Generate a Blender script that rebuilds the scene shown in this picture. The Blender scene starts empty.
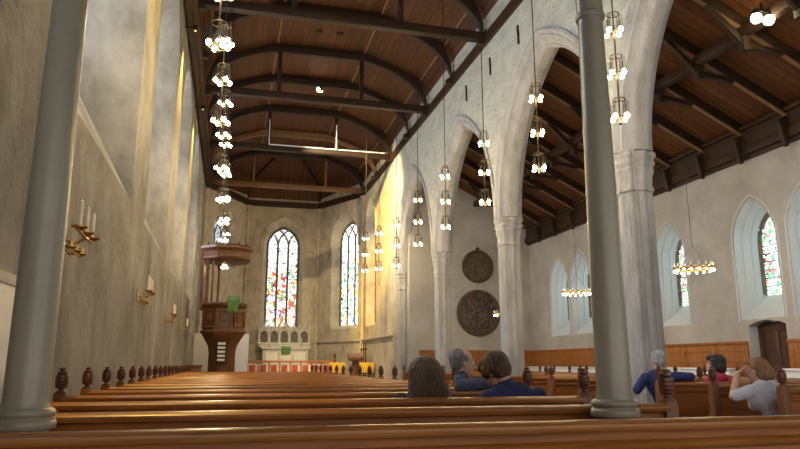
import bpy, bmesh, math, random
from mathutils import Vector, Matrix
from mathutils.geometry import tessellate_polygon
random.seed(7)
PI = math.pi
sc = bpy.context.scene
COL = sc.collection
V = Vector
ORD = ['first', 'second', 'third', 'fourth', 'fifth', 'sixth', 'seventh', 'eighth', 'ninth', 'tenth', 'eleventh', 'twelfth',
       'thirteenth', 'fourteenth', 'fifteenth', 'sixteenth', 'seventeenth', 'eighteenth', 'nineteenth', 'twentieth']

# ------------------------------------------------------------------ materials
def new_mat(name):
    m = bpy.data.materials.new(name); m.use_nodes = True
    return m, m.node_tree.nodes, m.node_tree.links, m.node_tree.nodes['Principled BSDF']

def ramp(n, stops, interp='LINEAR'):
    r = n.new('ShaderNodeValToRGB'); r.color_ramp.interpolation = interp
    e = r.color_ramp.elements
    while len(e) < len(stops): e.new(0.5)
    for i, (p, c) in enumerate(stops):
        e[i].position = p; e[i].color = (*c, 1)
    return r

def mottled(name, c1, c2, scale=3, rough=.85, bump=.2, bscale=25, c3=None, metal=0, detail=6, stretch=(1, 1, 1)):
    m, n, l, b = new_mat(name)
    g = n.new('ShaderNodeNewGeometry'); mp = n.new('ShaderNodeMapping'); mp.inputs['Scale'].default_value = stretch
    l.new(g.outputs['Position'], mp.inputs[0])
    t = n.new('ShaderNodeTexNoise'); t.inputs['Scale'].default_value = scale; t.inputs['Detail'].default_value = detail
    t.inputs['Roughness'].default_value = .65
    l.new(mp.outputs[0], t.inputs[0])
    st = [(.35, c1), (.65, c2)]
    if c3: st = [(.3, c1), (.52, c2), (.72, c3)]
    r = ramp(n, st); l.new(t.outputs[0], r.inputs[0]); l.new(r.outputs[0], b.inputs['Base Color'])
    b.inputs['Roughness'].default_value = rough; b.inputs['Metallic'].default_value = metal
    if bump:
        t2 = n.new('ShaderNodeTexNoise'); t2.inputs['Scale'].default_value = bscale; t2.inputs['Detail'].default_value = 4
        l.new(mp.outputs[0], t2.inputs[0])
        bp = n.new('ShaderNodeBump'); bp.inputs['Strength'].default_value = bump; bp.inputs['Distance'].default_value = .05
        l.new(t2.outputs[0], bp.inputs['Height']); l.new(bp.outputs[0], b.inputs['Normal'])
    return m

def plain(name, c, rough=.6, metal=0, coat=0):
    m, n, l, b = new_mat(name)
    b.inputs['Base Color'].default_value = (*c, 1); b.inputs['Roughness'].default_value = rough; b.inputs['Metallic'].default_value = metal
    if coat: b.inputs['Coat Weight'].default_value = coat; b.inputs['Coat Roughness'].default_value = .15
    return m

def wood(name, dark, light, axis=0, rough=.4, coat=0, plank=0, scale=1.0, paxis=0):
    """grain runs along axis; plank > 0 adds board joints of that width across paxis"""
    m, n, l, b = new_mat(name)
    g = n.new('ShaderNodeNewGeometry')
    mp = n.new('ShaderNodeMapping'); s = [9 * scale, 9 * scale, 9 * scale]; s[axis] = .7 * scale
    mp.inputs['Scale'].default_value = s; l.new(g.outputs['Position'], mp.inputs[0])
    t = n.new('ShaderNodeTexNoise'); t.inputs['Scale'].default_value = 1.6; t.inputs['Detail'].default_value = 7
    t.inputs['Roughness'].default_value = .7; t.inputs['Distortion'].default_value = .6
    l.new(mp.outputs[0], t.inputs[0])
    r = ramp(n, [(.3, dark), (.7, light)]); l.new(t.outputs[0], r.inputs[0])
    col = r.outputs[0]
    bp = n.new('ShaderNodeBump'); bp.inputs['Strength'].default_value = .12; bp.inputs['Distance'].default_value = .01
    h = t.outputs[0]
    if plank:
        sx = n.new('ShaderNodeSeparateXYZ'); l.new(g.outputs['Position'], sx.inputs[0])
        mu = n.new('ShaderNodeMath'); mu.operation = 'MULTIPLY'; mu.inputs[1].default_value = 1 / plank; l.new(sx.outputs[paxis], mu.inputs[0])
        fr = n.new('ShaderNodeMath'); fr.operation = 'FRACT'; l.new(mu.outputs[0], fr.inputs[0])
        gr = ramp(n, [(0, (.25,) * 3), (.09, (1,) * 3), (.91, (1,) * 3), (1, (.25,) * 3)]); l.new(fr.outputs[0], gr.inputs[0])
        fl = n.new('ShaderNodeMath'); fl.operation = 'FLOOR'; l.new(mu.outputs[0], fl.inputs[0])
        wn = n.new('ShaderNodeTexWhiteNoise'); wn.noise_dimensions = '1D'; l.new(fl.outputs[0], wn.inputs['W'])
        vr = ramp(n, [(0, (.75,) * 3), (1, (1.15,) * 3)]); l.new(wn.outputs[0], vr.inputs[0])
        for src in (gr, vr):
            mx = n.new('ShaderNodeMix'); mx.data_type = 'RGBA'; mx.blend_type = 'MULTIPLY'; mx.inputs[0].default_value = 1
            l.new(col, mx.inputs[6]); l.new(src.outputs[0], mx.inputs[7]); col = mx.outputs[2]
        h = gr.outputs[0]
    l.new(col, b.inputs['Base Color']); l.new(h, bp.inputs['Height']); l.new(bp.outputs[0], b.inputs['Normal'])
    b.inputs['Roughness'].default_value = rough
    b.inputs['Specular IOR Level'].default_value = .3
    if coat: b.inputs['Coat Weight'].default_value = coat; b.inputs['Coat Roughness'].default_value = .25
    return m

def glow(name, c, strength, sample=False):
    m, n, l, b = new_mat(name)
    b.inputs['Base Color'].default_value = (*c, 1); b.inputs['Emission Color'].default_value = (*c, 1)
    b.inputs['Emission Strength'].default_value = strength
    m.cycles.emission_sampling = 'AUTO' if sample else 'NONE'
    return m

def stained(name, colours, strength, cell=7.0, white_above=None, lead=.035, tint=(1, 1, 1)):
    """leaded glass lit by the daylight behind it; local X across, local Z up"""
    m, n, l, b = new_mat(name)
    tc = n.new('ShaderNodeTexCoord')
    mp = n.new('ShaderNodeMapping'); mp.inputs['Scale'].default_value = (1.15, .001, 1); l.new(tc.outputs['Object'], mp.inputs[0])
    vo = n.new('ShaderNodeTexVoronoi'); vo.inputs['Scale'].default_value = cell; l.new(mp.outputs[0], vo.inputs[0])
    ve = n.new('ShaderNodeTexVoronoi'); ve.feature = 'DISTANCE_TO_EDGE'; ve.inputs['Scale'].default_value = cell; l.new(mp.outputs[0], ve.inputs[0])
    sx = n.new('ShaderNodeSeparateColor'); l.new(vo.outputs['Color'], sx.inputs[0])
    k = len(colours)
    r = ramp(n, [(i / k, c) for i, c in enumerate(colours)], 'CONSTANT'); l.new(sx.outputs[0], r.inputs[0])
    col = r.outputs[0]
    if white_above:
        sz = n.new('ShaderNodeSeparateXYZ'); l.new(tc.outputs['Object'], sz.inputs[0])
        mr = n.new('ShaderNodeMapRange'); mr.inputs['From Min'].default_value = white_above - .12; mr.inputs['From Max'].default_value = white_above + .12
        l.new(sz.outputs[2], mr.inputs[0])
        mx = n.new('ShaderNodeMix'); mx.data_type = 'RGBA'; l.new(mr.outputs[0], mx.inputs[0]); l.new(col, mx.inputs[6])
        mx.inputs[7].default_value = (.95, .96, .93, 1); col = mx.outputs[2]
    le = ramp(n, [(0, (0, 0, 0)), (lead, (.1,) * 3), (lead + .02, tint)]); l.new(ve.outputs[0], le.inputs[0])
    mu = n.new('ShaderNodeMix'); mu.data_type = 'RGBA'; mu.blend_type = 'MULTIPLY'; mu.inputs[0].default_value = 1
    l.new(col, mu.inputs[6]); l.new(le.outputs[0], mu.inputs[7])
    l.new(mu.outputs[2], b.inputs['Emission Color']); b.inputs['Emission Strength'].default_value = strength
    b.inputs['Base Color'].default_value = (.03, .03, .03, 1); b.inputs['Roughness'].default_value = .3
    return m

M = {}
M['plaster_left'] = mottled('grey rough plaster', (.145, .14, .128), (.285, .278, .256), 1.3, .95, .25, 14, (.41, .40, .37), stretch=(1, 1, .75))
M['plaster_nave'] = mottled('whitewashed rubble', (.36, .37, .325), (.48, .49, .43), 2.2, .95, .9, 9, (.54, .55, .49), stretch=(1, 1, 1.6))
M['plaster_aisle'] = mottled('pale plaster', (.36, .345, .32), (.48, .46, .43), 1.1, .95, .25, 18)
M['apse_stone'] = mottled('buff apse stone', (.33, .28, .21), (.50, .44, .34), 2.6, .95, .35, 12, (.58, .52, .42), stretch=(1, 1, .7))
M['limewash'] = plain('white limewash', (.56, .60, .64), .9)
M['tracery'] = mottled('dark tracery stone', (.10, .09, .08), (.2, .18, .15), 8, .9, .1, 30)
M['stone'] = mottled('grey dressed stone', (.25, .247, .245), (.38, .378, .375), 3.2, .9, .25, 20, (.45, .45, .45), stretch=(1, 1, .35))
M['white_stone'] = mottled('pale carved stone', (.5, .48, .44), (.66, .64, .6), 6, .85, .15, 30)
M['column_paint'] = mottled('grey green column paint', (.25, .225, .165), (.35, .325, .25), 2.0, .3, .05, 30, stretch=(1, 1, .3))
M['floor'] = mottled('worn stone floor', (.16, .14, .12), (.26, .23, .2), 2, .6, .1)
M['pew'] = wood('varnished pew wood', (.155, .044, .005), (.37, .125, .018), 0, .5, 0)
M['pew_rail'] = wood('polished pew rail', (.17, .055, .009), (.40, .155, .032), 0, .33, .3)
M['pew_end'] = wood('pew end wood', (.10, .034, .010), (.25, .095, .028), 2, .36, .15)
M['finial'] = wood('turned dark wood', (.06, .018, .008), (.17, .055, .022), 2, .3, .4)
M['ceiling'] = wood('boarded ceiling', (.050, .0165, .005), (.118, .042, .0115), 1, .6, 0, .16, 1, 0)
M['ceiling_aisle'] = wood('aisle roof boards', (.062, .022, .007), (.135, .050, .015), 0, .6, 0, .17, 1, 1)
M['beam'] = wood('dark roof timber', (.014, .008, .004), (.04, .02, .009), 0, .55)
M['beam_y'] = wood('dark long timber', (.022, .010, .004), (.055, .025, .010), 1, .55)
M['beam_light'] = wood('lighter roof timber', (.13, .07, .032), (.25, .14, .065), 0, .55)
M['wainscot'] = wood('oak wainscot', (.24, .085, .02), (.44, .18, .05), 2, .4, .1)
M['pulpit'] = wood('carved pulpit oak', (.075, .029, .011), (.20, .08, .030), 2, .4, .2)
M['door'] = wood('dark door wood', (.05, .022, .014), (.11, .05, .03), 2, .5)
M['orange_wood'] = wood('orange rail wood', (.42, .12, .03), (.62, .22, .06), 0, .4, .2)
M['iron'] = plain('black iron', (.02, .018, .016), .5, .6)
M['brass'] = plain('brass', (.55, .36, .12), .3, .95)
M['lamp_metal'] = plain('dark bronze lamp metal', (.06, .045, .025), .45, .8)
M['wax'] = plain('white wax', (.85, .82, .74), .5)
M['gold_frame'] = mottled('old bronze frame', (.05, .035, .02), (.14, .1, .055), 9, .45, .5, 40, metal=.3)
M['white_cloth'] = plain('white cloth', (.8, .78, .72), .9)
M['white_paint'] = plain('white paint', (.86, .87, .88), .6)
M['green_cloth'] = mottled('green cloth', (.06, .17, .04), (.15, .3, .08), 14, .9, .2, 60)
M['yellow_cloth'] = mottled('yellow cloth', (.75, .42, .03), (.9, .58, .07), 5, .9, .1)
M['red_cushion'] = mottled('red cushion', (.42, .07, .03), (.6, .13, .05), 8, .9, .2)
M['bulb'] = glow('lit bulb', (1, .82, .55), 40)
M['candle_bulb'] = glow('lit candle bulb', (1, .83, .52), 14)
M['added_lamp_lens'] = glow('added lamp lens', (1, .8, .4), 1.0)  # lens of the added left wall lamps
M['spot_glow'] = glow('lit spot lens', (1, .86, .55), 45)
gl, n, l, b = new_mat('clear lamp glass'); M['glass'] = gl
b.inputs['Base Color'].default_value = (.02, .02, .02, 1); b.inputs['Alpha'].default_value = .12; b.inputs['Roughness'].default_value = .1
RED, BLU, GRN, YEL, WHT, PNK = (.75, .06, .04), (.10, .16, .6), (.10, .42, .12), (.95, .70, .16), (.93, .95, .92), (.9, .6, .55)
M['glass_apse'] = stained('apse stained glass', [WHT, PNK, WHT, RED, WHT, YEL, (.45, .5, .8), WHT, GRN, WHT, RED, WHT], 1.5, 7.5, 2.75, .05)
M['glass_canted'] = stained('canted stained glass', [WHT, YEL, WHT, PNK, WHT, GRN, WHT, BLU, WHT], 2.4, 8, 3.0, .05)
M['glass_aisle'] = stained('aisle stained glass', [GRN, (.55, .75, .5), WHT, (.8, .8, .4), (.5, .7, .9), (.6, .2, .15), WHT, (.45, .6, .35), WHT], 2.8, 13, None, .05, (.80, .90, 1))
M['glass_dim'] = stained('dim stained glass', [(.5, .6, .75), WHT, (.6, .7, .8)], .8, 7, None)
M['glass_left'] = stained('north stained glass', [(.7, .8, .95), WHT, (.55, .7, .95), (.8, .85, .9), WHT], 11, 8, None, .03, (.80, .9, 1))

# ------------------------------------------------------------------ mesh builder
class MB:
    def __init__(s): s.v = []; s.f = []
    def add(s, vs, fs):
        o = len(s.v); s.v += [tuple(v) for v in vs]; s.f += [tuple(i + o for i in f) for f in fs]; return s
    def box(s, x0, x1, y0, y1, z0, z1):
        return s.add([(x, y, z) for x in (x0, x1) for y in (y0, y1) for z in (z0, z1)],
                     [(0, 1, 3, 2), (4, 6, 7, 5), (0, 4, 5, 1), (2, 3, 7, 6), (0, 2, 6, 4), (1, 5, 7, 3)])
    def loft(s, rings, cap=True):
        k = len(rings[0]); vs = [p for r in rings for p in r]; fs = []
        for i in range(len(rings) - 1):
            for j in range(k):
                a, c = i * k + j, i * k + (j + 1) % k
                fs.append((a, c, c + k, a + k))
        if cap: fs.append(tuple(range(k))[::-1]); fs.append(tuple(range(len(vs) - k, len(vs))))
        return s.add(vs, fs)
    def lathe(s, prof, x=0, y=0, seg=20, z=0):
        return s.loft([[(x + r * math.cos(2 * PI * j / seg), y + r * math.sin(2 * PI * j / seg), z + h) for j in range(seg)] for r, h in prof])
    def prism(s, poly, f0, f1):
        """poly: list of 2-tuples; f0/f1 map (a,b) to 3D for the two ends"""
        return s.loft([[f0(a, c) for a, c in poly], [f1(a, c) for a, c in poly]])
    def tube(s, pts, r, seg=8, closed=False):
        pts = [V(p) for p in pts]; rings = []; n = len(pts)
        for i, p in enumerate(pts):
            if closed: d = pts[(i + 1) % n] - pts[i - 1]
            else: d = pts[min(i + 1, n - 1)] - pts[max(i - 1, 0)]
            d.normalize(); a = V((0, 0, 1)) if abs(d.z) < .9 else V((1, 0, 0))
            u = d.cross(a).normalized(); w = d.cross(u)
            rr = r[i] if isinstance(r, (list, tuple)) else r
            rings.append([p + u * rr * math.cos(2 * PI * j / seg) + w * rr * math.sin(2 * PI * j / seg) for j in range(seg)])
        if closed:
            rings.append(rings[0]); return s.loft(rings, False)
        return s.loft(rings)
    def bar(s, p0, p1, w, h, up=(0, 0, 1)):
        """rectangular bar, w sideways, h along up"""
        p0, p1 = V(p0), V(p1); d = (p1 - p0).normalized(); u = d.cross(V(up)).normalized(); t = u.cross(d)
        return s.loft([[p + u * a * w / 2 + t * c * h / 2 for a, c in ((-1, -1), (1, -1), (1, 1), (-1, 1))] for p in (p0, p1)])
    def sphere(s, c, r, seg=12, rings=8, sc_=(1, 1, 1)):
        R = [[(c[0] + sc_[0] * r * math.sin(PI * i / rings) * math.cos(2 * PI * j / seg), c[1] + sc_[1] * r * math.sin(PI * i / rings) * math.sin(2 * PI * j / seg),
               c[2] - sc_[2] * r * math.cos(PI * i / rings)) for j in range(seg)] for i in range(rings + 1)]
        return s.loft(R)
    def mesh(s, name, bevel=0, smooth=True, merge=True):
        bm = bmesh.new(); vs = [bm.verts.new(v) for v in s.v]
        for f in s.f:
            try: bm.faces.new([vs[i] for i in f])
            except ValueError: pass
        if merge: bmesh.ops.remove_doubles(bm, verts=bm.verts, dist=1e-5)
        bmesh.ops.dissolve_degenerate(bm, dist=1e-6, edges=bm.edges)
        bmesh.ops.recalc_face_normals(bm, faces=bm.faces)
        if bevel:
            es = [e for e in bm.edges if len(e.link_faces) == 2 and e.calc_face_angle(0) > .6]
            bmesh.ops.bevel(bm, geom=es, offset=bevel, segments=2, profile=.6, affect='EDGES', clamp_overlap=True)
        me = bpy.data.meshes.new(name); bm.to_mesh(me); bm.free()
        if smooth:
            me.polygons.foreach_set('use_smooth', [True] * len(me.polygons)); me.set_sharp_from_angle(angle=.7)
        return me
    def obj(s, name, mat, parent=None, bevel=0, smooth=True, loc=None, merge=True):
        o = bpy.data.objects.new(name, s.mesh(name, bevel, smooth, merge)); COL.objects.link(o)
        o.data.materials.append(M[mat] if isinstance(mat, str) else mat)
        if parent: o.parent = parent
        if loc: o.location = loc
        return o

def tag(o, label, cat, group=None):
    o['label'] = label; o['category'] = cat
    if group: o['group'] = group
    return o
def thing(name, label, cat, loc=(0, 0, 0), group=None, rz=0):
    o = bpy.data.objects.new(name, None); COL.objects.link(o); o.location = loc; o.rotation_euler.z = rz
    o.empty_display_size = .1
    return tag(o, label, cat, group)
def struct(o): o['kind'] = 'structure'; return o
def dup(root, loc, label=None, group=None, rz=None):
    r = root.copy(); COL.objects.link(r); r.location = loc
    if rz is not None: r.rotation_euler.z = rz
    if label: r['label'] = label
    if group: r['group'] = group
    for ch in list(root.children):
        c = ch.copy(); COL.objects.link(c); c.parent = r
        for g in list(ch.children):
            d = g.copy(); COL.objects.link(d); d.parent = c
    return r

# ------------------------------------------------------------------ camera (a lens of 30 mm, held just above the pew backs)
F = 665.0; PITCH = math.atan(139.5 / F); YAW = math.atan(173 / math.hypot(F, 139.5))
fw = V((math.sin(YAW) * math.cos(PITCH), math.cos(YAW) * math.cos(PITCH), math.sin(PITCH)))
rt = V((math.cos(YAW), -math.sin(YAW), 0)); up = rt.cross(fw)
cam = bpy.data.objects.new('camera', bpy.data.cameras.new('camera')); COL.objects.link(cam)
cam.data.sensor_width = 36; cam.data.lens = F / 800 * 36; cam.data.clip_start = .05
mw = Matrix((rt, up, -fw)).transposed().to_4x4(); mw.translation = (0, 0, 1.14); cam.matrix_world = mw
sc.camera = cam

# ------------------------------------------------------------------ dimensions
XL, XN, XN2, XW = -1.25, 5.53, 6.07, 10.3       # left wall, nave and aisle faces of the arcade, aisle wall
XC = 2.25; HW = 3.45; ZP = 8.75                  # nave centre, half width, plate height
YB = -1.5                                        # the west end of what is built
PIERS = [3.8, 8.5, 13.2, 17.9, 22.3]; XP = 5.8
YE = 21.7; YS = 28.2; YA = 31.3                  # aisle end wall, end of straight chancel, apse wall

def arch_outline(hw, z0, zs, za, n=10, c=0.0):
    rise = za - zs; R = (hw * hw + rise * rise) / (2 * hw); a1 = math.atan2(rise, R - hw) if R > hw else math.pi - math.atan2(rise, hw - R)
    L = [(c - hw, z0)] + [(c - hw + R - R * math.cos(a1 * i / n), zs + R * math.sin(a1 * i / n)) for i in range(n + 1)]
    return L + [(2 * c - x, z) for x, z in L[-2::-1]]

def wall(name, outer, openings, T, mat, fmap, extra=None):
    """solid wall: outer polygon (u,v); openings = [(front outline, back outline)], T thick; fmap(u,v,d) -> xyz"""
    mb = MB()
    for d, idx in ((0, 0), (T, 1)):
        loops = [outer] + [o[idx] for o in openings]
        tri = tessellate_polygon([[V((u, v, 0)) for u, v in lp] for lp in loops])
        flat = [p for lp in loops for p in lp]
        mb.add([fmap(u, v, d) for u, v in flat], tri)
    k = len(outer)
    mb.add([fmap(u, v, 0) for u, v in outer] + [fmap(u, v, T) for u, v in outer], [(i, (i + 1) % k, (i + 1) % k + k, i + k) for i in range(k)])
    for a, c in openings:
        k = len(a)
        mb.add([fmap(u, v, 0) for u, v in a] + [fmap(u, v, T) for u, v in c], [(i, (i + 1) % k, (i + 1) % k + k, i + k) for i in range(k)])
    n0 = len(mb.f) - sum(len(a) for a, c in openings)
    o = mb.obj(name, mat, smooth=False)
    if extra:
        o.data.materials.append(M[extra])
        ou = [V((u, v)) for u, v in outer]
        for f in o.data.polygons:                # the splayed reveals are limewashed
            if f.index >= n0: f.material_index = 1
    return struct(o)

WN = [0]; TN = [0]
def window(origin, udir, ddir, hw, z0, zs, za, glass, lights, depth, label_mat='tracery', bars=5, mull=.05):
    """glass, tracery and iron bars of one window; origin on the wall face at u=0,z=0; udir along the wall, ddir outwards"""
    WN[0] += 1
    ud, dd = V(udir).normalized(), V(ddir).normalized()
    root = bpy.data.objects.new('window_%d' % WN[0], None); COL.objects.link(root); root['kind'] = 'structure'
    mat_ = Matrix((ud, dd, V((0, 0, 1)))).transposed().to_4x4(); mat_.translation = V(origin) + dd * depth + V((0, 0, z0)); root.matrix_world = mat_
    H = za - z0
    ol = arch_outline(hw, 0, zs - z0, H, 12)
    tri = tessellate_polygon([[V((u, v, 0)) for u, v in ol]])
    k = len(ol)
    pane = MB().add([(u, 0, v) for u, v in ol] + [(u, .02, v) for u, v in ol], [tuple(t) for t in tri] + [tuple(i + k for i in t) for t in tri] +
                    [(i, (i + 1) % k, (i + 1) % k + k, i + k) for i in range(k)])
    pane.obj('pane', glass, root, smooth=False)
    rise = za - zs; R = (hw * hw + rise * rise) / (2 * hw); s_ = zs - z0
    tr = MB()
    tr.tube([(u, -.01, v) for u, v in arch_outline(hw, 0, s_, H, 12)], mull * 1.3, 6)
    ms = [-hw + 2 * hw * i / lights for i in range(1, lights)]
    inside = lambda u, v: v <= s_ or ((u - (-hw + R)) ** 2 + (v - s_) ** 2 <= R * R and (u - (hw - R)) ** 2 + (v - s_) ** 2 <= R * R)
    for m_ in ms:
        tr.tube([(m_, -.01, 0), (m_, -.01, s_)], mull, 6)
        for sg in (-1, 1):
            pts = []
            for i in range(12):
                a = i / 15 * 1.4; u, v = m_ + sg * (R - R * math.cos(a)), s_ + R * math.sin(a)
                if not inside(u, v): break
                pts.append((u, -.01, v))
            if len(pts) > 1: tr.tube(pts, mull * .8, 6)
    tr.obj('tracery', label_mat, root)
    ir = MB()
    for i in range(1, bars + 1):
        z = s_ * i / bars * .98
        ir.bar((-hw, -.015, z), (hw, -.015, z), .012, .016)
    ir.obj('glazing_bar', 'iron', root)
    return root

# ------------------------------------------------------------------ floor
fl = MB().box(XL - .9, XW + .6, YB, 22.9, -.2, 0)
fl.box(XL - .9, 7, 22.9, 23.3, -.2, .2).box(XL - .9, 7, 23.3, 23.7, -.2, .4).box(XL - .9, 7, 23.7, 32, -.2, .6)
fl.box(XN2, XW + .6, 22.9, 23.4, -.2, 0)
struct(fl.obj('floor', 'floor', smooth=False))

# ------------------------------------------------------------------ left wall, with splayed embrasures
lw = []
LWIN = [2.2 + 4.7 * i for i in range(5)]
for c in LWIN:
    if c < 23: lw.append((arch_outline(1.65, 3.1, 6.6, 8.15, 10, c), arch_outline(.9, 4.64, 6.5, 7.7, 10, c)))
lo = [(YB, 0), (YS + .3, 0), (YS + .3, 9.4), (YB, 9.4)]
chL = (arch_outline(1.0, 2.65, 6.6, 7.9, 10, 25.6), arch_outline(.8, 2.85, 6.6, 7.6, 10, 25.6))
wall('wall_left', lo, lw + [chL], .8, 'plaster_left', lambda u, v, d: (XL - d, u, v))
for c in LWIN:
    if c < 23: window((XL, c, 0), (0, 1, 0), (-1, 0, 0), .92, 4.64, 6.5, 7.7, 'glass_left', 2, .77)
window((XL, 25.6, 0), (0, 1, 0), (-1, 0, 0), .82, 2.85, 6.6, 7.6, 'glass_canted', 3, .77)

# ------------------------------------------------------------------ nave arcade wall
ops = []
for a, c in zip(PIERS[:-1], PIERS[1:]):
    m_ = (a + c) / 2; h = (c - a) / 2 - .06
    ops.append((arch_outline(h, 4.22, 4.24, 7.42, 14, m_),) * 2)
ops.insert(0, (arch_outline(2.29, 4.22, 4.24, 7.42, 14, 1.45),) * 2)
for i, o in enumerate(ops):                       # open the wall below the springing as well
    pass
an = [(YB, 4.2)]
poly = [(YB, 9.4)]
x = YB
low = []
spans = [(-.9, 3.8)] + list(zip(PIERS[:-1], PIERS[1:]))
low.append((YB, 4.22)); low.append((-.9 + .06, 4.22))
for a, c in spans:
    o = arch_outline((c - a) / 2 - .06, 4.22, 4.24, 7.42, 14, (a + c) / 2)
    low += o[1:] if abs(o[0][0] - low[-1][0]) < 1e-4 else o
last = low[-1][0]
low += [(YE + .3, 4.22)] if last < YE else []
outer = low + [(22.6, 4.22), (22.6, 9.4), (YB, 9.4)]
outer = [p for i, p in enumerate(outer) if i == 0 or (abs(p[0] - outer[i - 1][0]) + abs(p[1] - outer[i - 1][1])) > 1e-4]
arc = wall('wall_arcade', outer, [], XN2 - XN, 'plaster_nave', lambda u, v, d: (XN + d, u, v))
def arch_sweep(a, c):
    """moulded stone arch between two piers, chamfered orders"""
    hw = (c - a) / 2 - .06; m_ = (a + c) / 2
    prof = [(.10, -.30), (.10, -.31), (.04, -.325), (0, -.30), (-.03, -.26), (-.05, -.275), (-.09, -.26), (-.10, -.21), (-.20, -.13), (-.215, -.145), (-.24, -.12), (-.25, -.06)]
    prof = prof + [(r_, -d) for r_, d in prof[::-1]]
    rise = 7.42 - 4.24; R = (hw * hw + rise * rise) / (2 * hw); n = 18
    mb = MB(); xm = (XN + XN2) / 2
    for sg in (-1, 1):
        a1 = math.acos((R - hw) / R); rings = []
        for i in range(n + 1):
            t = a1 * i / n; ring = []
            for r_, d in prof:
                rr = R + r_; tt = t
                u, v = -hw + R - rr * math.cos(tt), 4.24 + rr * math.sin(tt)
                if i == n: v = 4.24 + math.sqrt(max(rr * rr - (R - hw) ** 2, 0)); u = 0
                ring.append((xm + d, m_ - sg * u if sg > 0 else m_ + u, v))
            rings.append(ring)
        mb.loft(rings, True)
    mb.obj('arch', 'stone', arc)
for a, c in spans: arch_sweep(a, c)

# piers
def pier_poly(s=1.0):
    pts = []
    for q in range(4):
        a0 = q * PI / 2
        loc = [(.235, -.13)] + [(.235 + .045 * math.sin(PI * i / 6), -.075 + .15 * i / 6) for i in range(7)] + [(.235, .13), (.215, .15)]
        loc += [(.172 + .05 * math.cos(t), .172 + .05 * math.sin(t)) for t in (-.5, 0, .4, .785, 1.17, 1.57, 2.07)] + [(.15, .215)]
        pts += [(x * math.cos(a0) - y * math.sin(a0), x * math.sin(a0) + y * math.cos(a0)) for x, y in loc]
    return [(x * s, y * s) for x, y in pts]
PPOLY = pier_poly(.86)
def pier_part(levels):
    return MB().loft([[(x * s, y * s, z) for x, y in PPOLY] for z, s in levels])
pr_root = thing('pillar', 'x', 'pillar', (XP, PIERS[0], 0), 'stone arcade pillars')
pier_part([(.55, 1.0), (3.62, 1.0)]).obj('shaft', 'stone', pr_root)
pier_part([(3.62, 1.0), (3.64, 1.1), (3.69, 1.1), (3.71, 1.02), (3.86, 1.05), (3.93, 1.16), (3.96, 1.2), (3.98, 1.12), (4.01, 1.12), (4.04, 1.24), (4.08, 1.26), (4.10, 1.19),
           (4.14, 1.22), (4.17, 1.34), (4.22, 1.34), (4.235, 1.25), (4.25, 1.2)]).obj('capital', 'stone', pr_root)
pier_part([(0, 1.35), (.3, 1.35), (.34, 1.25), (.4, 1.28), (.45, 1.12), (.55, 1.0)]).obj('base', 'stone', pr_root)
pr_root['label'] = 'grey stone arcade pillar just past the right edge of the picture'
PL = ['tall grey stone pillar right of the round grey column, nearest of the arcade',
      'stone arcade pillar behind the bowed woman in blue, right of the round paintings',
      'stone arcade pillar left of the two round paintings, behind the grey-haired man',
      'grey pillar ending the arcade beside the yellow lit chancel wall']
pr_root.location = (XP, PIERS[1], 0); pr_root['label'] = PL[0]
for y, t in zip(PIERS[2:], PL[1:]): dup(pr_root, (XP, y, 0), t)

# ------------------------------------------------------------------ aisle walls
AW = [9.72, 11.16, 13.9, 15.35, 18.2, 19.56, 5.5, 6.95]
ao = []
for c in AW:
    ao.append((arch_outline(.56, 2.03, 3.62, 4.5, 10, c), arch_outline(.47, 2.55, 3.6, 4.32, 10, c)))
do = [(10.6, .012), (10.6, 1.9), (10.8, 1.97), (11.08, 2.0), (11.36, 1.97), (11.56, 1.9), (11.56, .012)]
ao.append((do, do))
wall('wall_right', [(YB, 0), (YE + .4, 0), (YE + .4, 6.1), (YB, 6.1)], ao, .64, 'plaster_aisle', lambda u, v, d: (XW + d, u, v), 'limewash')
for c in AW:
    window((XW, c, 0), (0, -1, 0), (1, 0, 0), .49, 2.55, 3.6, 4.32, 'glass_aisle', 1, .60, bars=6)
    rm = MB()
    for t in (.3, .62):
        A, B_ = ao[AW.index(c)]
        rm.tube([(XW + .64 * t, a[0] * (1 - t) + b_[0] * t, a[1] * (1 - t) + b_[1] * t) for a, b_ in zip(A, B_)], .028, 6)
    for t in (0,):
        rm.tube([(XW, c + (y - c) * 1.1, 2.0 + (z - 2.03) * 1.04) for y, z in ao[AW.index(c)][0]], .022, 6)
    TN[0] += 1; struct(rm.obj('trim_%d' % TN[0], 'limewash'))
wall('wall_back', [(5.86, 0), (XW, 0), (XW, 6.4), (5.86, 8.5)], [], .9, 'plaster_aisle', lambda u, v, d: (u, YE + d, v))
# door in its recess
dr = bpy.data.objects.new('door_1', None); COL.objects.link(dr); dr['kind'] = 'structure'; dr.location = (XW + .24, 11.08, 0)
MB().box(0, .05, -.47, .47, .015, 1.97).obj('leaf', 'door', dr)
fr = MB()
for y0, y1, z0, z1 in ((-.47, -.36, .02, 1.97), (.36, .47, .02, 1.97), (-.36, .36, 1.78, 1.97), (-.36, .36, .95, 1.1), (-.36, .36, .02, .25), (-.05, .05, .25, 1.78)):
    fr.box(-.025, 0, y0, y1, z0, z1)
fr.obj('frame', 'door', dr, .004)
hd = MB(); hd.tube([(-.02, -.4, 1.02), (-.08, -.4, 1.02), (-.08, -.3, 1.02)], .012); hd.obj('handle', 'iron', dr)

ADDED_WASH = []
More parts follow.
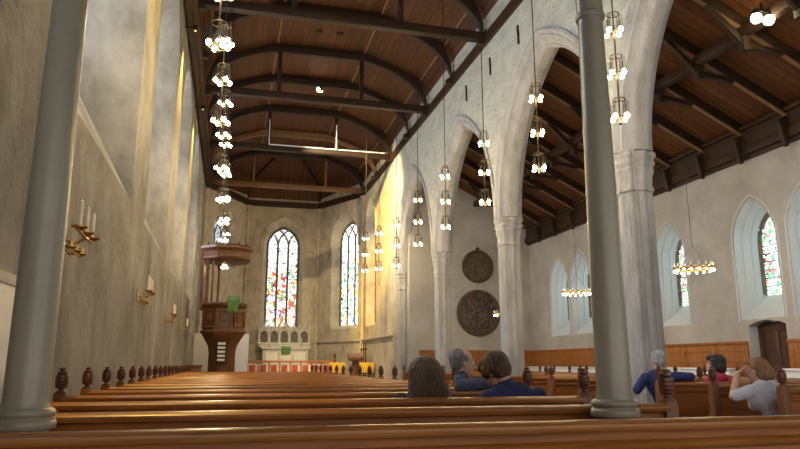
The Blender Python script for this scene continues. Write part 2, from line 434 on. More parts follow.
# wainscot along the aisle
def wainscot(p0, p1, inn, seg):
    TN[0] += 1
    p0, p1, inn = V((*p0, 0)), V((*p1, 0)), V((*inn, 0)); d = p1 - p0; L = d.length; d.normalize(); mb = MB()
    def bx(a, c, z0, z1, t0, t1):
        mb.loft([[p0 + d * s + inn * t + V((0, 0, z)) for t, z in ((t0, z0), (t1, z0), (t1, z1), (t0, z1))] for s in (a, c)])
    bx(0, L, 0, 1.55, 0, .02); bx(0, L, 0, .16, .02, .05); bx(0, L, 1.40, 1.55, .02, .04); bx(0, L, 1.55, 1.6, 0, .075); bx(0, L, 1.18, 1.24, .02, .04); bx(0, L, .62, .70, .02, .04)
    n = max(1, round(L / seg))
    for i in range(n + 1):
        a = min(max(L * i / n - .05, 0), L - .1); bx(a, a + .1, .16, 1.4, .02, .045)
    for i in range(n * 4):                       # narrow battens inside each panel
        s = L * (i + .5) / (n * 4); bx(s - .012, s + .012, .7, 1.18, .02, .028)
    o = struct(mb.obj('trim_%d' % TN[0], 'wainscot', None, 0, False)); return o
wainscot((XW - .005, 11.6), (XW - .005, YE), (-1, 0), 1.05)
wainscot((XW - .005, 3.0), (XW - .005, 10.56), (-1, 0), 1.05)
wainscot((XN2 + .1, YE - .005), (XW, YE - .005), (0, -1), .9)

for y0, y1, t in ((11.8, 21.3, 'long white radiator under the wainscot, beyond the aisle door'), (4.0, 10.4, 'long white radiator under the wainscot, on the near side of the aisle door')):
    r_ = thing('radiator', t, 'radiator', (9.98, (y0 + y1) / 2, 0), 'white radiators along the aisle wall'); h = (y1 - y0) / 2
    MB().box(-.06, .1, -h, h, .35, 1.02).obj('radiator_body', 'white_paint', r_, .01)
    MB().box(-.1, .13, -h - .02, h + .02, 1.02, 1.06).obj('top_shelf', 'white_paint', r_, .006)
    for sg in (-1, 0, 1): MB().box(-.04, .08, sg * (h - .1) - .03, sg * (h - .1) + .03, 0, .35).obj('foot', 'white_paint', r_)
# added warm lamps, invented to light the left pier faces yellow
for k, y in enumerate((4.55, 9.25, 13.95, 18.65)):
    w_ = thing('added_wash_lamp', 'added small black lamp under the left wall plate, %s from the camera' % ORD[k], 'wall lamp', (XL + .22, y, 8.22), 'added lamps on the left wall')
    MB().box(-.05, .05, -.08, .08, 0, .10).obj('housing', 'iron', w_, .008); MB().box(-.02, .02, -.03, .03, -.004, 0).obj('lens', 'added_lamp_lens', w_); MB().box(-.22, -.05, -.015, .015, .04, .07).obj('bracket', 'iron', w_)
    ADDED_WASH.append((XL + .22, y, 8.19))
# ------------------------------------------------------------------ chancel and apse walls
def apse_open(c, hw, z0, zs, za):
    return (arch_outline(hw + .22, z0 - .18, zs, za + .42, 12, c), arch_outline(hw, z0, zs, za, 12, c))
wall('wall_chancel', [(22.25, 0), (YS + .2, 0), (YS + .2, 9.2), (22.25, 9.2)], [apse_open(26.65, .8, 2.85, 6.6, 7.6)], .45, 'apse_stone', lambda u, v, d: (XN + .02 + d, u, v))
window((XN + .02, 26.65, 0), (0, -1, 0), (1, 0, 0), .82, 2.85, 6.6, 7.6, 'glass_canted', 3, .42)
AL, AR = .58, 3.95
wall('wall_apse', [(AL - .35, 0), (AR + .35, 0), (AR + .35, 9.2), (AL - .35, 9.2)], [apse_open(2.32, .72, 2.85, 6.6, 7.52)], .45, 'apse_stone', lambda u, v, d: (u, YA + d, v))
window((2.32, YA, 0), (1, 0, 0), (0, 1, 0), .74, 2.85, 6.6, 7.52, 'glass_apse', 3, .42, bars=5, mull=.055)
for nm, p0, p1, outn, gm in (('wall_apse_right', V((AR, YA, 0)), V((XN + .02, YS, 0)), 1, 'glass_canted'), ('wall_apse_left', V((AL, YA, 0)), V((XL, YS, 0)), -1, 'glass_dim')):
    d = (p1 - p0); L = d.length; d.normalize(); o_ = V((-d.y, d.x, 0)) * (1 if outn > 0 else -1)
    if o_.dot(V((XC, 28, 0)) - p0) > 0: o_ = -o_
    cc = 2.1 if outn > 0 else L / 2; zb = 2.85 if outn > 0 else 5.5
    wall(nm, [(-.25, 0), (L + .25, 0), (L + .25, 9.2), (-.25, 9.2)], [apse_open(cc, .78, zb, 6.6, 7.5)], .45, 'apse_stone',
         lambda u, v, dd, p0=p0, d=d, o_=o_: tuple(p0 + d * u + o_ * dd + V((0, 0, v))))
    window(p0 + d * cc, tuple(d) if outn > 0 else tuple(-d), tuple(o_), .8, zb, 6.6, 7.5, gm, 3, .42)
# hood moulds round the apse windows and the string course below them
TN[0] += 1
hm = MB()
hm.tube([(2.32 + u, YA - .02, v) for u, v in arch_outline(1.06, 6.3, 6.6, 8.0, 12)], .05, 8)
d = (V((XN + .02, YS, 0)) - V((AR, YA, 0))).normalized(); p0 = V((AR, YA, 0)); nn = V((d.y, -d.x, 0))
if nn.dot(V((XC, 28, 0)) - p0) < 0: nn = -nn
hm.tube([p0 + d * (2.1 + u) + nn * .02 + V((0, 0, v)) for u, v in arch_outline(1.05, 6.3, 6.6, 7.98, 12)], .05, 8)
hm.tube([(XN, 26.65 + u, v) for u, v in arch_outline(1.07, 6.3, 6.6, 8.08, 12)], .05, 8)
struct(hm.obj('trim_%d' % TN[0], 'apse_stone'))
TN[0] += 1
st = MB()
ring = [(XN + .02, 22.7), (XN + .02, YS), (AR, YA), (AL, YA), (XL, YS), (XL, 24.2)]
for (a, c) in zip(ring[:-1], ring[1:]):
    st.bar((*a, 2.13), (*c, 2.13), .16, .07); st.bar((*a, 2.07), (*c, 2.07), .08, .05)
struct(st.obj('trim_%d' % TN[0], 'apse_stone', None, .01))
TN[0] += 1
co = MB()                                          # slim corner shafts of the apse
for x, y in ((AR - .03, YA - .05), (AL + .03, YA - .05), (XN - .03, YS), (XL + .05, YS)):
    co.lathe([(.11, .6), (.11, .9), (.07, .95), (.07, 8.2), (.1, 8.25), (.14, 8.45)], x, y, 12)
struct(co.obj('trim_%d' % TN[0], 'apse_stone'))

# ------------------------------------------------------------------ nave ceiling
VP = [(HW + .12, 8.62), (3.05, 9.65), (1.28, 10.29)]
sect = [(XC - a, z) for a, z in VP] + [(XC + a, z) for a, z in VP[::-1]]
cl = MB()
def sheet(mb, r0, r1, t=.08):
    k = len(r0)
    mb.add([*r0, *r1] + [(x, y, z + t) for x, y, z in (*r0, *r1)],
           [(i, i + 1, i + 1 + k, i + k) for i in range(k - 1)] + [(i + 2 * k, i + 3 * k, i + 1 + 3 * k, i + 1 + 2 * k) for i in range(k - 1)])
sheet(cl, [(x, YB, z) for x, z in sect], [(x, YS, z) for x, z in sect])
def apse_ring(s, z, e=0):
    b_ = [(XC - HW - .1, YS), (AL - .1, YA + .1), (AR + .1, YA + .1), (XC + HW + .1, YS)]
    return [(XC + (x - XC) * s, YS + (y - YS) * s, z) for x, y in b_]
RG = [apse_ring(1.0, 8.62), apse_ring(.855, 9.65), apse_ring(.36, 10.29)]
for a, c in zip(RG[:-1], RG[1:]): sheet(cl, a, c)
cl.add(RG[2] + [(x, y, z + .08) for x, y, z in RG[2]], [(0, 1, 2, 3), (7, 6, 5, 4)])
struct(cl.obj('ceiling', 'ceiling', smooth=False))
# the gable over the ceiling is closed by a roof slab so no daylight leaks in
struct(MB().box(XL - 1.0, XN2 + .1, YB, 32.2, 10.6, 10.8).box(XL - 1.0, XL - .8, YB, 32.2, 9.3, 10.6).box(XN2 - .1, XN2 + .1, YB, 32.2, 9.1, 10.6).obj('roof', 'beam', smooth=False))
TN[0] += 1
pl = MB(); fm = MB()
for sg in (-1, 1):                                 # wall plates and the mouldings along the folds
    xf = XC + sg * HW
    pl.box(min(xf, xf - sg * .24), max(xf, xf - sg * .24), YB, YS, 8.46, 8.72)
    pl.box(min(xf, xf - sg * .12), max(xf, xf - sg * .12), YB, YS, 8.36, 8.46)
    fm.tube([(XC + sg * 3.04, YB, 9.62), (XC + sg * 3.04, YS, 9.62)], .035, 6)
    fm.tube([(XC + sg * 1.28, YB, 10.26), (XC + sg * 1.28, YS, 10.26)], .035, 6)
b0 = [(XC + HW, YS), (AR, YA), (AL, YA), (XC - HW, YS)]
for a, c in zip(b0[:-1], b0[1:]): pl.bar((*a, 8.57), (*c, 8.57), .3, .26)
struct(pl.obj('trim_%d' % TN[0], 'beam_y'))
TN[0] += 1; struct(fm.obj('trim_%d' % TN[0], 'beam_light'))

def arch_rib(y, mat, mbw=.16):
    """curved timber rib under the boards"""
    o = [(HW - .12, 8.62), (2.98, 9.62), (1.24, 10.26), (0, 10.26)]
    def bez(p, q, r_, n): return [((1 - t) ** 2 * p[0] + 2 * t * (1 - t) * q[0] + t * t * r_[0], (1 - t) ** 2 * p[1] + 2 * t * (1 - t) * q[1] + t * t * r_[1]) for t in [i / n for i in range(n + 1)]]
    inner = bez((HW - .25, 8.72), (HW - .62, 9.72), (1.25, 10.0), 12) + [(0, 10.0)]
    def outer_at(x):
        for (x0, z0), (x1, z1) in zip(o[:-1], o[1:]):
            if x1 <= x <= x0: return z0 + (z1 - z0) * ((x - x0) / (x1 - x0) if x1 != x0 else 0)
        return o[0][1]
    mb = MB()
    rings = []
    pts = [(x, z) for x, z in inner]
    full = [(-x, z) for x, z in pts] + [(x, z) for x, z in pts[::-1][1:]]
    for x, z in full:
        zo = max(outer_at(abs(x)) + .0, z + .06)
        rings.append([(XC + x, y - mbw / 2, z), (XC + x, y + mbw / 2, z), (XC + x, y + mbw / 2, zo), (XC + x, y - mbw / 2, zo)])
    mb.loft(rings)
    return mb
def corbels(y, r_):
    for sg in (-1, 1):
        mb = MB(); x = XC + sg * (HW - .2)
        mb.prism([(0, 0), (.2, 0), (.22, .12), (.1, .2), (0, .42)], lambda a, c: (x + sg * .02 - sg * a, y - .07, 8.48 + c), lambda a, c: (x + sg * .02 - sg * a, y + .07, 8.48 + c))
        mb.obj('corbel', 'beam', r_, .01)
RIBY = [11.15, 15.85, 20.35, 25.6]
TRY = [8.8, 13.5, 18.2, 23.0, 28.2]
RIBL = ['curved dark roof rib at the top edge of the picture', 'curved dark roof rib between the first two tie beams', 'curved dark roof rib between the middle tie beams', 'warm lit curved rib beyond the pale edged tie beam']
for i, y in enumerate(RIBY):
    if y < 12: continue
    r_ = thing('roof_rib', RIBL[i], 'roof rib', (0, 0, 0), 'roof ribs without a tie beam')
    arch_rib(y, 'beam').obj('arched_rib', 'beam_light' if y > 25 else 'beam', r_, .01); corbels(y, r_)  # farthest rib: its warm lamplight is painted in as lighter timber
TL = ['', 'dark roof truss with tie beam at the top of the picture, nearest truss', 'dark roof truss with tie beam, middle of the three above the nave', 'roof truss whose posts and tie beam carry a painted lit edge', 'lighter tie beam truss across the apse, farthest truss']
for i, y in enumerate(TRY):
    if i == 0: continue
    r_ = thing('roof_truss', TL[i], 'roof truss', (0, 0, 0), 'roof trusses over the nave')
    arch_rib(y, 'beam').obj('arched_rib', 'beam', r_, .01)
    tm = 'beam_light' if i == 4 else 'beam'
    MB().box(XC - HW + .02, XC + HW - .02, y - .1, y + .1, 8.56, 8.76).obj('tie_beam', tm, r_, .012)
    for sg in (-1, 1):
        if i < 4: MB().box(XC + sg * 1.2 - .06, XC + sg * 1.2 + .06, y - .06, y + .06, 8.76, 10.02).obj('queen_post', 'beam', r_, .01)
        else: MB().box(XC + sg * 1.55 - .05, XC + sg * 1.55 + .05, y - .05, y + .05, 8.76, 9.95).obj('queen_post', tm, r_, .01)
    corbels(y, r_)
    if i == 3:  # white strip paints in the lit edges of posts and tie beam
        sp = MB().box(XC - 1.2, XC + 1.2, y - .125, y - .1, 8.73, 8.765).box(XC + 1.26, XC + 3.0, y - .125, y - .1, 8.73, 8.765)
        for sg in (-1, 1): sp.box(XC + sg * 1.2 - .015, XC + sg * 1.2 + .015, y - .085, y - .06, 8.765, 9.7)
        o = sp.obj('lit_edge_strip', 'white_paint', r_); o['label'] = 'painted lit edge strip'
        MB()
# radial ribs of the apse ceiling
for j, t in ((0, 'left radial timber of the apse ceiling'), (1, 'left of the two radial timbers in the apse ceiling'), (2, 'right of the two radial timbers in the apse ceiling'), (3, 'right radial timber of the apse ceiling')):
    if j in (0, 3): continue
    mb = MB()
    ps = [V(RG[0][j]), V(RG[1][j]), V(RG[2][j])]
    mb.tube([p - V((0, 0, .05)) for p in ps], .06, 6)
    tag(mb.obj('roof_timber', 'beam'), t, 'roof timber', 'radial timbers of the apse ceiling')
# ceiling spot box and small vents
s_ = thing('spotlight', 'small black spotlight box with a white lamp under the nave ceiling', 'spotlight', (2.42, 20.22, 9.72))
MB().box(-.07, .13, -.1, .1, 0, .2).obj('housing', 'iron', s_, .01); MB().lathe([(0, -.005), (.05, -.005), (.05, 0), (.04, .02)], seg=14).obj('lens', 'spot_glow', s_).matrix_local = Matrix.Translation((-.02, -.105, .1)) @ Matrix.Rotation(PI / 2, 4, 'X')
MB().box(0, .04, -.02, .02, .2, .33).obj('bracket', 'iron', s_)
for x, y, t in ((2.05, 17.2, 'left one of two small dark ceiling vents'), (2.62, 17.2, 'right one of two small dark ceiling vents')):
    v_ = thing('ceiling_vent', t, 'vent', (x, y, 10.27), 'small vents in the nave ceiling')
    MB().box(-.09, .09, -.09, .09, -.02, .015).obj('vent_frame', 'beam', v_, .004); MB().box(-.06, .06, -.06, .06, -.03, -.02).obj('vent_cover', 'iron', v_)

# ------------------------------------------------------------------ aisle roof
ZA0, SL = 5.98, .5
za = lambda x: ZA0 + SL * (XW - x)
ac = MB(); sheet(ac, [(XN2, YB, za(XN2)), (XW + .3, YB, za(XW + .3))], [(XN2, YE + .2, za(XN2)), (XW + .3, YE + .2, za(XW + .3))], .08)
struct(ac.obj('ceiling_aisle', 'ceiling_aisle', smooth=False))
TN[0] += 1
tr = MB().box(XW - .16, XW, YB, YE, 5.38, 5.56).box(XW - .10, XW, YB, YE, 5.56, 5.95).box(XW - .2, XW, YB, YE, 5.9, 5.97).box(XW - .08, XW, YB, YE, 5.30, 5.38)
struct(tr.obj('trim_%d' % TN[0], 'beam_y', None, .008))
rf0 = thing('roof_rafter', 'x', 'rafter', (0, 0, 0), 'rafters of the aisle roof')
MB().bar((XN2, 0, za(XN2) - .10), (XW - .12, 0, za(XW - .12) - .10), .13, .2).obj('rafter_beam', 'beam', rf0, .01)
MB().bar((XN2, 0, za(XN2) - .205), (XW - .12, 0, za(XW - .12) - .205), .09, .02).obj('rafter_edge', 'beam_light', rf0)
MB().prism([(.16, 0), (.24, .02), (.28, .2), (.34, .5), (.16, .6)], lambda a, c: (XW - a, -.05, 5.2 + c), lambda a, c: (XW - a, .05, 5.2 + c)).obj('wall_bracket', 'beam', rf0, .008)
XPU = 8.3
MB().box(XPU - .07, XPU + .07, -.07, .07, za(XPU) - .62, za(XPU) - .15).bar((XPU, 0, za(XPU) - .5), (XPU + .75, 0, za(XPU + .75) - .2), .09, .1).bar((XPU, 0, za(XPU) - .5), (XPU - .7, 0, za(XPU - .7) - .2), .09, .1).obj('hanging_post', 'beam', rf0, .01)
YR = [7.55 + 1.175 * i for i in range(12)]
for i, y in enumerate(YR):
    t = 'dark sloping rafter of the aisle roof, %s from the camera' % ORD[i]
    r_ = rf0 if i == 0 else dup(rf0, (0, y, 0), t)
    r_.location = (0, y, 0); r_['label'] = t
pu = MB().box(XPU - .08, XPU + .08, YB, YE, za(XPU) - .36, za(XPU) - .18)
tag(pu.obj('roof_purlin', 'beam_y', None, .01), 'long dark purlin running under the aisle roof rafters', 'purlin')
tw = thing('twin_spotlight', 'pair of bright spotlights under the aisle roof at the top right', 'spotlight', (8.1, 8.08, 6.57))
for dx in (-.12, .12):
    h_ = MB().lathe([(.03, 0), (.06, .02), (.062, .12), (.02, .16)], seg=12).obj('lamp_head', 'iron', tw); h_.location = (dx, 0, .03)
    MB().sphere((0, 0, -.01), .085, 12, 8).obj('lens', 'spot_glow', h_)
MB().bar((-.12, 0, .17), (.12, 0, .17), .03, .03).bar((0, 0, .17), (0, 0, za(8.1) - 6.57 - .2), .025, .025, (0, 1, 0)).obj('mount', 'iron', tw)

# ------------------------------------------------------------------ iron wall anchors above the arcade
for i, (y, t) in enumerate(((11.7, 'black iron wall anchor nearest the big arch apex'), (13.25, 'black iron wall anchor, middle one above the arcade'), (14.85, 'black iron wall anchor, farthest one above the arcade'))):
    tag(MB().bar((XN - .02, y, 7.62), (XN - .02, y + .02, 8.05), .03, .045, (0, 1, 0)).bar((XN - .012, y - .03, 7.84), (XN - .012, y + .05, 7.84), .02, .03).obj('wall_anchor', 'iron', None, .004), t, 'wall anchor', 'iron anchors on the nave wall')

# ------------------------------------------------------------------ pews
RAIL = .92
Y0, DY = 2.5, .93
def pew(label, L, loc, group):
    t = thing('pew', label, 'pew', loc, group)
    MB().box(.03, L - .03, -.015, .015, .1, .875).obj('backrest', 'pew', t, .003)
    pts = [(-.045, .878), (-.052, .89), (-.05, .905), (-.035, .918), (0, .922), (.03, .918), (.04, .905), (.04, .885), (.03, .875)]
    MB().prism(pts, lambda a, c: (.02, a, c), lambda a, c: (L - .02, a, c)).obj('top_rail', 'pew_rail', t)
    pts = [(-.015, .80), (-.03, .803), (-.046, .815), (-.05, .828), (-.04, .838), (-.015, .842)]
    MB().prism(pts, lambda a, c: (.03, a, c), lambda a, c: (L - .03, a, c)).obj('rail_moulding', 'pew_rail', t)
    MB().box(.03, L - .03, .015, .41, .415, .445).obj('seat', 'pew', t, .006)
    MB().box(.03, L - .03, .05, .09, .14, .415).obj('seat_support', 'pew', t)
    for x in (0, L):
        s = 1 if x == 0 else -1
        po = [(-.045, 0), (.43, 0), (.44, .3), (.40, .47), (.30, .52), (.12, .56), (.06, .62), (.045, .7), (.045, .9), (.03, .945), (-.03, .945), (-.045, .9)]
        e = MB().prism(po, lambda a, c: (x - .04, a, c), lambda a, c: (x + .04, a, c)).obj('bench_end', 'pew_end', t, .008)
        f_ = MB().lathe([(.034, .94), (.034, .95), (.02, .957), (.02, .968), (.034, .973), (.041, .979), (.042, .990), (.037, .994), (.043, .998), (.044, 1.013), (.039, 1.017), (.044, 1.021),
                         (.044, 1.037), (.039, 1.041), (.043, 1.045), (.042, 1.062), (.03, 1.067), (.036, 1.076), (.034, 1.086), (.018, 1.09), (.016, 1.095), (.024, 1.1), (.022, 1.11), (.008, 1.116), (0, 1.117)], x, 0, 16)
        f_.obj('poppyhead', 'finial', e)
    return t
XPL, XPR = -1.13, 2.45
LL = 'long varnished oak pew of the left block, %s row from the camera'
pew('nearest oak pew, its polished rail crossing the whole bottom of the picture', 3.05 - XPL, (XPL, Y0, 0), 'pews of the left block')
p0_ = pew(LL % ORD[1], XPR - XPL, (XPL, Y0 + DY, 0), 'pews of the left block')
for k in range(2, 20):
    dup(p0_, (XPL, Y0 + DY * k, 0), LL % ORD[k])
XR0, XR1 = 5.02, 9.35
r0_ = r1_ = None
for k in range(3, 19):
    y = Y0 + DY * k
    lab = 'shorter oak pew of the right block beyond the aisle, %s row from the camera' % ORD[k - 3] if k in (6, 11, 16) else 'oak pew of the right block beyond the centre aisle, %s row from the camera' % ORD[k - 3]
    if k in (6, 11, 16):
        r1_ = dup(r1_, (6.32, y, 0), lab) if r1_ else pew(lab, XR1 - 6.32, (6.32, y, 0), 'pews of the right block')
    else:
        r0_ = dup(r0_, (XR0, y, 0), lab) if r0_ else pew(lab, XR1 - XR0, (XR0, y, 0), 'pews of the right block')

# ------------------------------------------------------------------ round columns in the foreground
def column(x, y, label):
    t = thing('round_column', label, 'column', (x, y, 0), 'round painted columns')
    pts = [(.105, 0), (.105, .86), (.10, .87)]
    MB().lathe(pts, seg=8).obj('pedestal', 'column_paint', t)
    MB().lathe([(.10, .868), (.124, .872), (.128, .882), (.126, .90), (.118, .912), (.112, .914), (.112, .92), (.119, .926), (.121, .938), (.115, .952), (.104, .958)], seg=36).obj('base', 'column_paint', t)
    MB().lathe([(.098, .956), (.092, .972), (.090, 1.0), (.089, 1.4), (.085, 1.9), (.080, 2.4), (.073, 3.14)], seg=36).obj('shaft', 'column_paint', t)
    MB().lathe([(.073, 3.14), (.083, 3.145), (.087, 3.16), (.083, 3.178), (.075, 3.185), (.083, 3.4), (.11, 3.52), (.14, 3.56), (.14, 3.64)], seg=36).obj('capital', 'column_paint', t)
column(-.825, 3.24, 'round grey column with moulded base at the left edge, beside the plaster wall')
column(1.995, 3.24, 'round grey column with moulded base standing right of the bowed woman in blue')

# the organ gallery these columns carry, overhead at the west end
gy = MB().box(XL, XN, YB, 3.3, 3.72, 3.86)
for y in (-1.2, -.1, 1.0, 2.1): gy.box(XL, XN, y - .07, y + .07, 3.56, 3.72)
struct(gy.box(XL, XN, 3.16, 3.36, 3.64, 4.6).obj('trim_30', 'beam', None, .01))
# ------------------------------------------------------------------ hanging lamps
def hanging_lamp(label, loc, group):
    t = thing('hanging_lamp', label, 'hanging lamp', loc, group)          # z of loc = lowest tier of bulbs
    ztop = 9.55 - loc[2]
    MB().tube([(0, 0, 1.2), (0, 0, ztop)], .008, 6).obj('chain', 'iron', t)
    MB().tube([(0, 0, -.05), (0, 0, 1.25)], .011, 6).sphere((0, 0, -.06), .022).obj('rod', 'lamp_metal', t)
    for z in (0, .57, 1.14):
        g = MB()
        g.tube([(.10 * math.cos(a), .10 * math.sin(a), z) for a in [2 * PI * i / 20 for i in range(20)]], .007, 6, True)
        g.tube([(.075 * math.cos(a), .075 * math.sin(a), z + .25) for a in [2 * PI * i / 20 for i in range(20)]], .006, 6, True)
        for i in range(4):
            a = PI / 2 * i + .4; c, s = math.cos(a), math.sin(a)
            g.tube([(0, 0, z + .01), (.1 * c, .1 * s, z)], .006, 6); g.tube([(0, 0, z + .25), (.075 * c, .075 * s, z + .25), (.1 * c, .1 * s, z)], .004, 6)
        tier = g.obj('lamp_ring', 'lamp_metal', t)
        for i in range(4):
            a = PI / 2 * i + .4; c, s = .10 * math.cos(a), .10 * math.sin(a)
            MB().sphere((c, s, z + .012), .031, 10, 8).obj('bulb', 'bulb', tier)
            MB().lathe([(.03, z + .05), (.03, z + .2)], c, s, 10).obj('glass_tube', 'glass', tier)
    return t
LY = [6.78, 9.0, 11.25, 13.6, 15.83, 18.1, 20.4, 22.6]
lamp = None
for i, yy in enumerate(LY):
    for x, side in ((4.5, 'right'), (-.25, 'left')):
        if side == 'left' and i == 6: continue
        y = yy if side == 'right' else (6.5 + 2.25 * i if i < 6 else 22.95)
        lab = ('three-tiered hanging lamp in front of the arcade, %s from the camera' if side == 'right' else 'three-tiered hanging lamp in the file along the left wall, %s from the camera') % ORD[i]
        z = (3.85 if i == 5 else 4.3 if i == 7 else 4.07) if side == 'right' else 4.3
        grp = 'hanging lamps before the arcade' if side == 'right' else 'hanging lamps along the left wall'
        lamp = dup(lamp, (x, y, z), lab.replace('eighth', 'seventh') if side == 'left' else lab, grp) if lamp else hanging_lamp(lab, (x, y, z), grp)
        for dz in (0, .57, 1.14):
            L_ = bpy.data.lights.new('lamp_light', 'POINT'); L_.energy = 20; L_.color = (1, .72, .34); L_.shadow_soft_size = .12
            lo_ = bpy.data.objects.new('lamp_light', L_); COL.objects.link(lo_); lo_.location = (x, y, z + dz + .02); lo_['kind'] = 'helper'
# one nearer pair hangs just above the frame on the left
def ring_chandelier(label, loc):
    t = thing('ring_chandelier', label, 'chandelier', loc, 'ring chandeliers in the aisle')
    R = .33
    MB().tube([(R * math.cos(a), R * math.sin(a), 0) for a in [2 * PI * i / 40 for i in range(40)]], .018, 8, True).obj('ring', 'brass', t)
    ch = MB()
    for i in range(3):
        a = 2 * PI * i / 3; ch.tube([(R * math.cos(a), R * math.sin(a), 0), (0, 0, .45)], .0025, 5)
    ch.tube([(0, 0, .45), (0, 0, za(loc[0]) - loc[2] - .1)], .004, 6)
    ch.obj('chain', 'iron', t)
    for i in range(16):
        a = 2 * PI * i / 16; x, y = R * math.cos(a), R * math.sin(a)
        cd = MB().lathe([(.012, .0), (.03, .03), (.032, .038), (.012, .04)], x, y, 10).obj('candle_tray', 'brass', t)
        MB().lathe([(.011, .04), (.011, .10), (.004, .105)], x, y, 8).obj('candle', 'wax', cd)
        MB().sphere((x, y, -.03), .022, 8, 6).obj('bulb', 'candle_bulb', cd)
    L_ = bpy.data.lights.new('ring_light', 'POINT'); L_.energy = 25; L_.color = (1, .8, .5); L_.shadow_soft_size = .4
    lo_ = bpy.data.objects.new('ring_light', L_); COL.objects.link(lo_); lo_.location = (loc[0], loc[1], loc[2] + .15); lo_['kind'] = 'helper'
    return t
ring_chandelier('brass ring chandelier with lit candles right of the tall stone pillar', (8.1, 10.26, 2.82))
ring_chandelier('brass ring chandelier with lit candles before the white paired lancets', (8.1, 14.5, 2.82))
ring_chandelier('brass ring chandelier showing only its edge beside the large round painting', (8.1, 18.9, 2.62))

# ------------------------------------------------------------------ wall sconces
def sconce(label, y):
    t = thing('wall_sconce', label, 'sconce', (XL, y, 2.08), 'candle sconces on the left wall')
    MB().prism([(-.03, -.11), (.03, -.11), (.04, 0), (.03, .07), (-.03, .07), (-.04, 0)], lambda a, c: (0, a, c), lambda a, c: (.02, a, c)).obj('wall_plate', 'brass', t, .004)
    ar = MB().tube([(.02, 0, -.02), (.1, 0, -.06), (.17, 0, -.01)], .012, 8).tube([(.17, -.26, 0), (.17, 0, -.012), (.17, .26, 0)], .012, 8)
    ar.tube([(.02, 0, -.08), (.07, 0, -.14), (.11, 0, -.13)], .01, 8).tube([(.11, -.2, -.13), (.11, .2, -.13)], .01, 8).obj('arm', 'brass', t)
    for dy in (-.23, 0, .23):
        d_ = MB().lathe([(.012, 0), (.03, .015), (.058, .025), (.06, .035), (.02, .03)], .17, dy, 16).obj('drip_tray', 'brass', t)
        MB().lathe([(.013, .03), (.0125, .22), (.004, .228), (.001, .24)], .17, dy, 10).obj('candle', 'wax', d_)
    for dy in (-.17, 0, .17):
        d_ = MB().lathe([(.01, -.13), (.03, -.12), (.045, -.11), (.046, -.1), (.016, -.105), (.016, -.06), (.01, -.06)], .11, dy, 14).obj('lower_cup', 'brass', t)
    return t
s0 = sconce('candle sconce nearest the round column on the left wall', 5.36)
for y, t in ((9.75, 'candle sconce on the left wall, second from the camera'), (14.2, 'candle sconce on the left wall, third from the camera'), (18.7, 'candle sconce on the left wall, farthest one')): dup(s0, (XL, y, 2.08), t)
w_ = thing('wall_panel', 'white framed panel on the left wall at the picture edge behind the column', 'panel', (XL, 4.05, 0))
MB().box(.0, .03, -.3, .36, .5, 1.64).obj('board', 'white_paint', w_, .004)
fr = MB().box(.03, .045, -.3, .36, 1.58, 1.64).box(.03, .045, -.3, .36, .5, .56).box(.03, .045, -.3, -.24, .56, 1.58).box(.03, .045, .30, .36, .56, 1.58); fr.obj('frame', 'white_stone', w_, .003)

# ------------------------------------------------------------------ round paintings on the aisle end wall
def painting_mat(name, cols, scale):
    m, n, l, b = new_mat(name)
    tc = n.new('ShaderNodeTexCoord'); mp = n.new('ShaderNodeMapping'); mp.inputs['Scale'].default_value = (1.4, 1, .8); l.new(tc.outputs['Object'], mp.inputs[0])
    t = n.new('ShaderNodeTexNoise'); t.inputs['Scale'].default_value = scale; t.inputs['Detail'].default_value = 3; l.new(mp.outputs[0], t.inputs[0])
    sz = n.new('ShaderNodeSeparateXYZ'); l.new(tc.outputs['Object'], sz.inputs[0])
    ab = n.new('ShaderNodeMath'); ab.operation = 'ABSOLUTE'; l.new(sz.outputs[2], ab.inputs[0])
    mr = n.new('ShaderNodeMapRange'); mr.inputs['From Min'].default_value = 0; mr.inputs['From Max'].default_value = .4; mr.inputs['To Min'].default_value = .1; mr.inputs['To Max'].default_value = -.18
    l.new(ab.outputs[0], mr.inputs[0])
    ad = n.new('ShaderNodeMath'); l.new(t.outputs[0], ad.inputs[0]); l.new(mr.outputs[0], ad.inputs[1])
    r = ramp(n, cols); l.new(ad.outputs[0], r.inputs[0]); l.new(r.outputs[0], b.inputs['Base Color']); b.inputs['Roughness'].default_value = .35
    return m
PM1 = painting_mat('dark painted roundel', [(.3, (.012, .011, .01)), (.55, (.03, .024, .018)), (.64, (.09, .035, .022)), (.70, (.17, .115, .075)), (.8, (.06, .04, .025))], 9)
PM2 = painting_mat('brown painted roundel', [(.3, (.035, .025, .015)), (.55, (.08, .055, .03)), (.68, (.14, .10, .06)), (.8, (.08, .05, .03))], 8)
for z, r, m_, t in ((4.47, .58, PM2, 'smaller round relief painting in a dark frame, the upper of the two'), (2.86, .80, PM1, 'large round dark painting with small figures, the lower of the two')):
    q = thing('round_painting', t, 'painting', (8.32, YE - .01, z))
    q.rotation_euler.x = PI / 2
    MB().lathe([(r * .84, 0), (r * .84, .05), (r * .88, .085), (r * .93, .07), (r * .97, .075), (r, .05), (r, 0)], seg=48).obj('frame', 'gold_frame', q)
    c = MB().lathe([(0, 0), (r * .85, 0), (r * .85, .03), (0, .03)], seg=48).obj('canvas', m_, q)
    if z > 4: MB().prism([(-.05, r - .02), (.05, r - .02), (.07, r + .07), (0, r + .12), (-.07, r + .07)], lambda a, c_: (a, c_, .01), lambda a, c_: (a, c_, .05)).obj('crest', 'gold_frame', q)

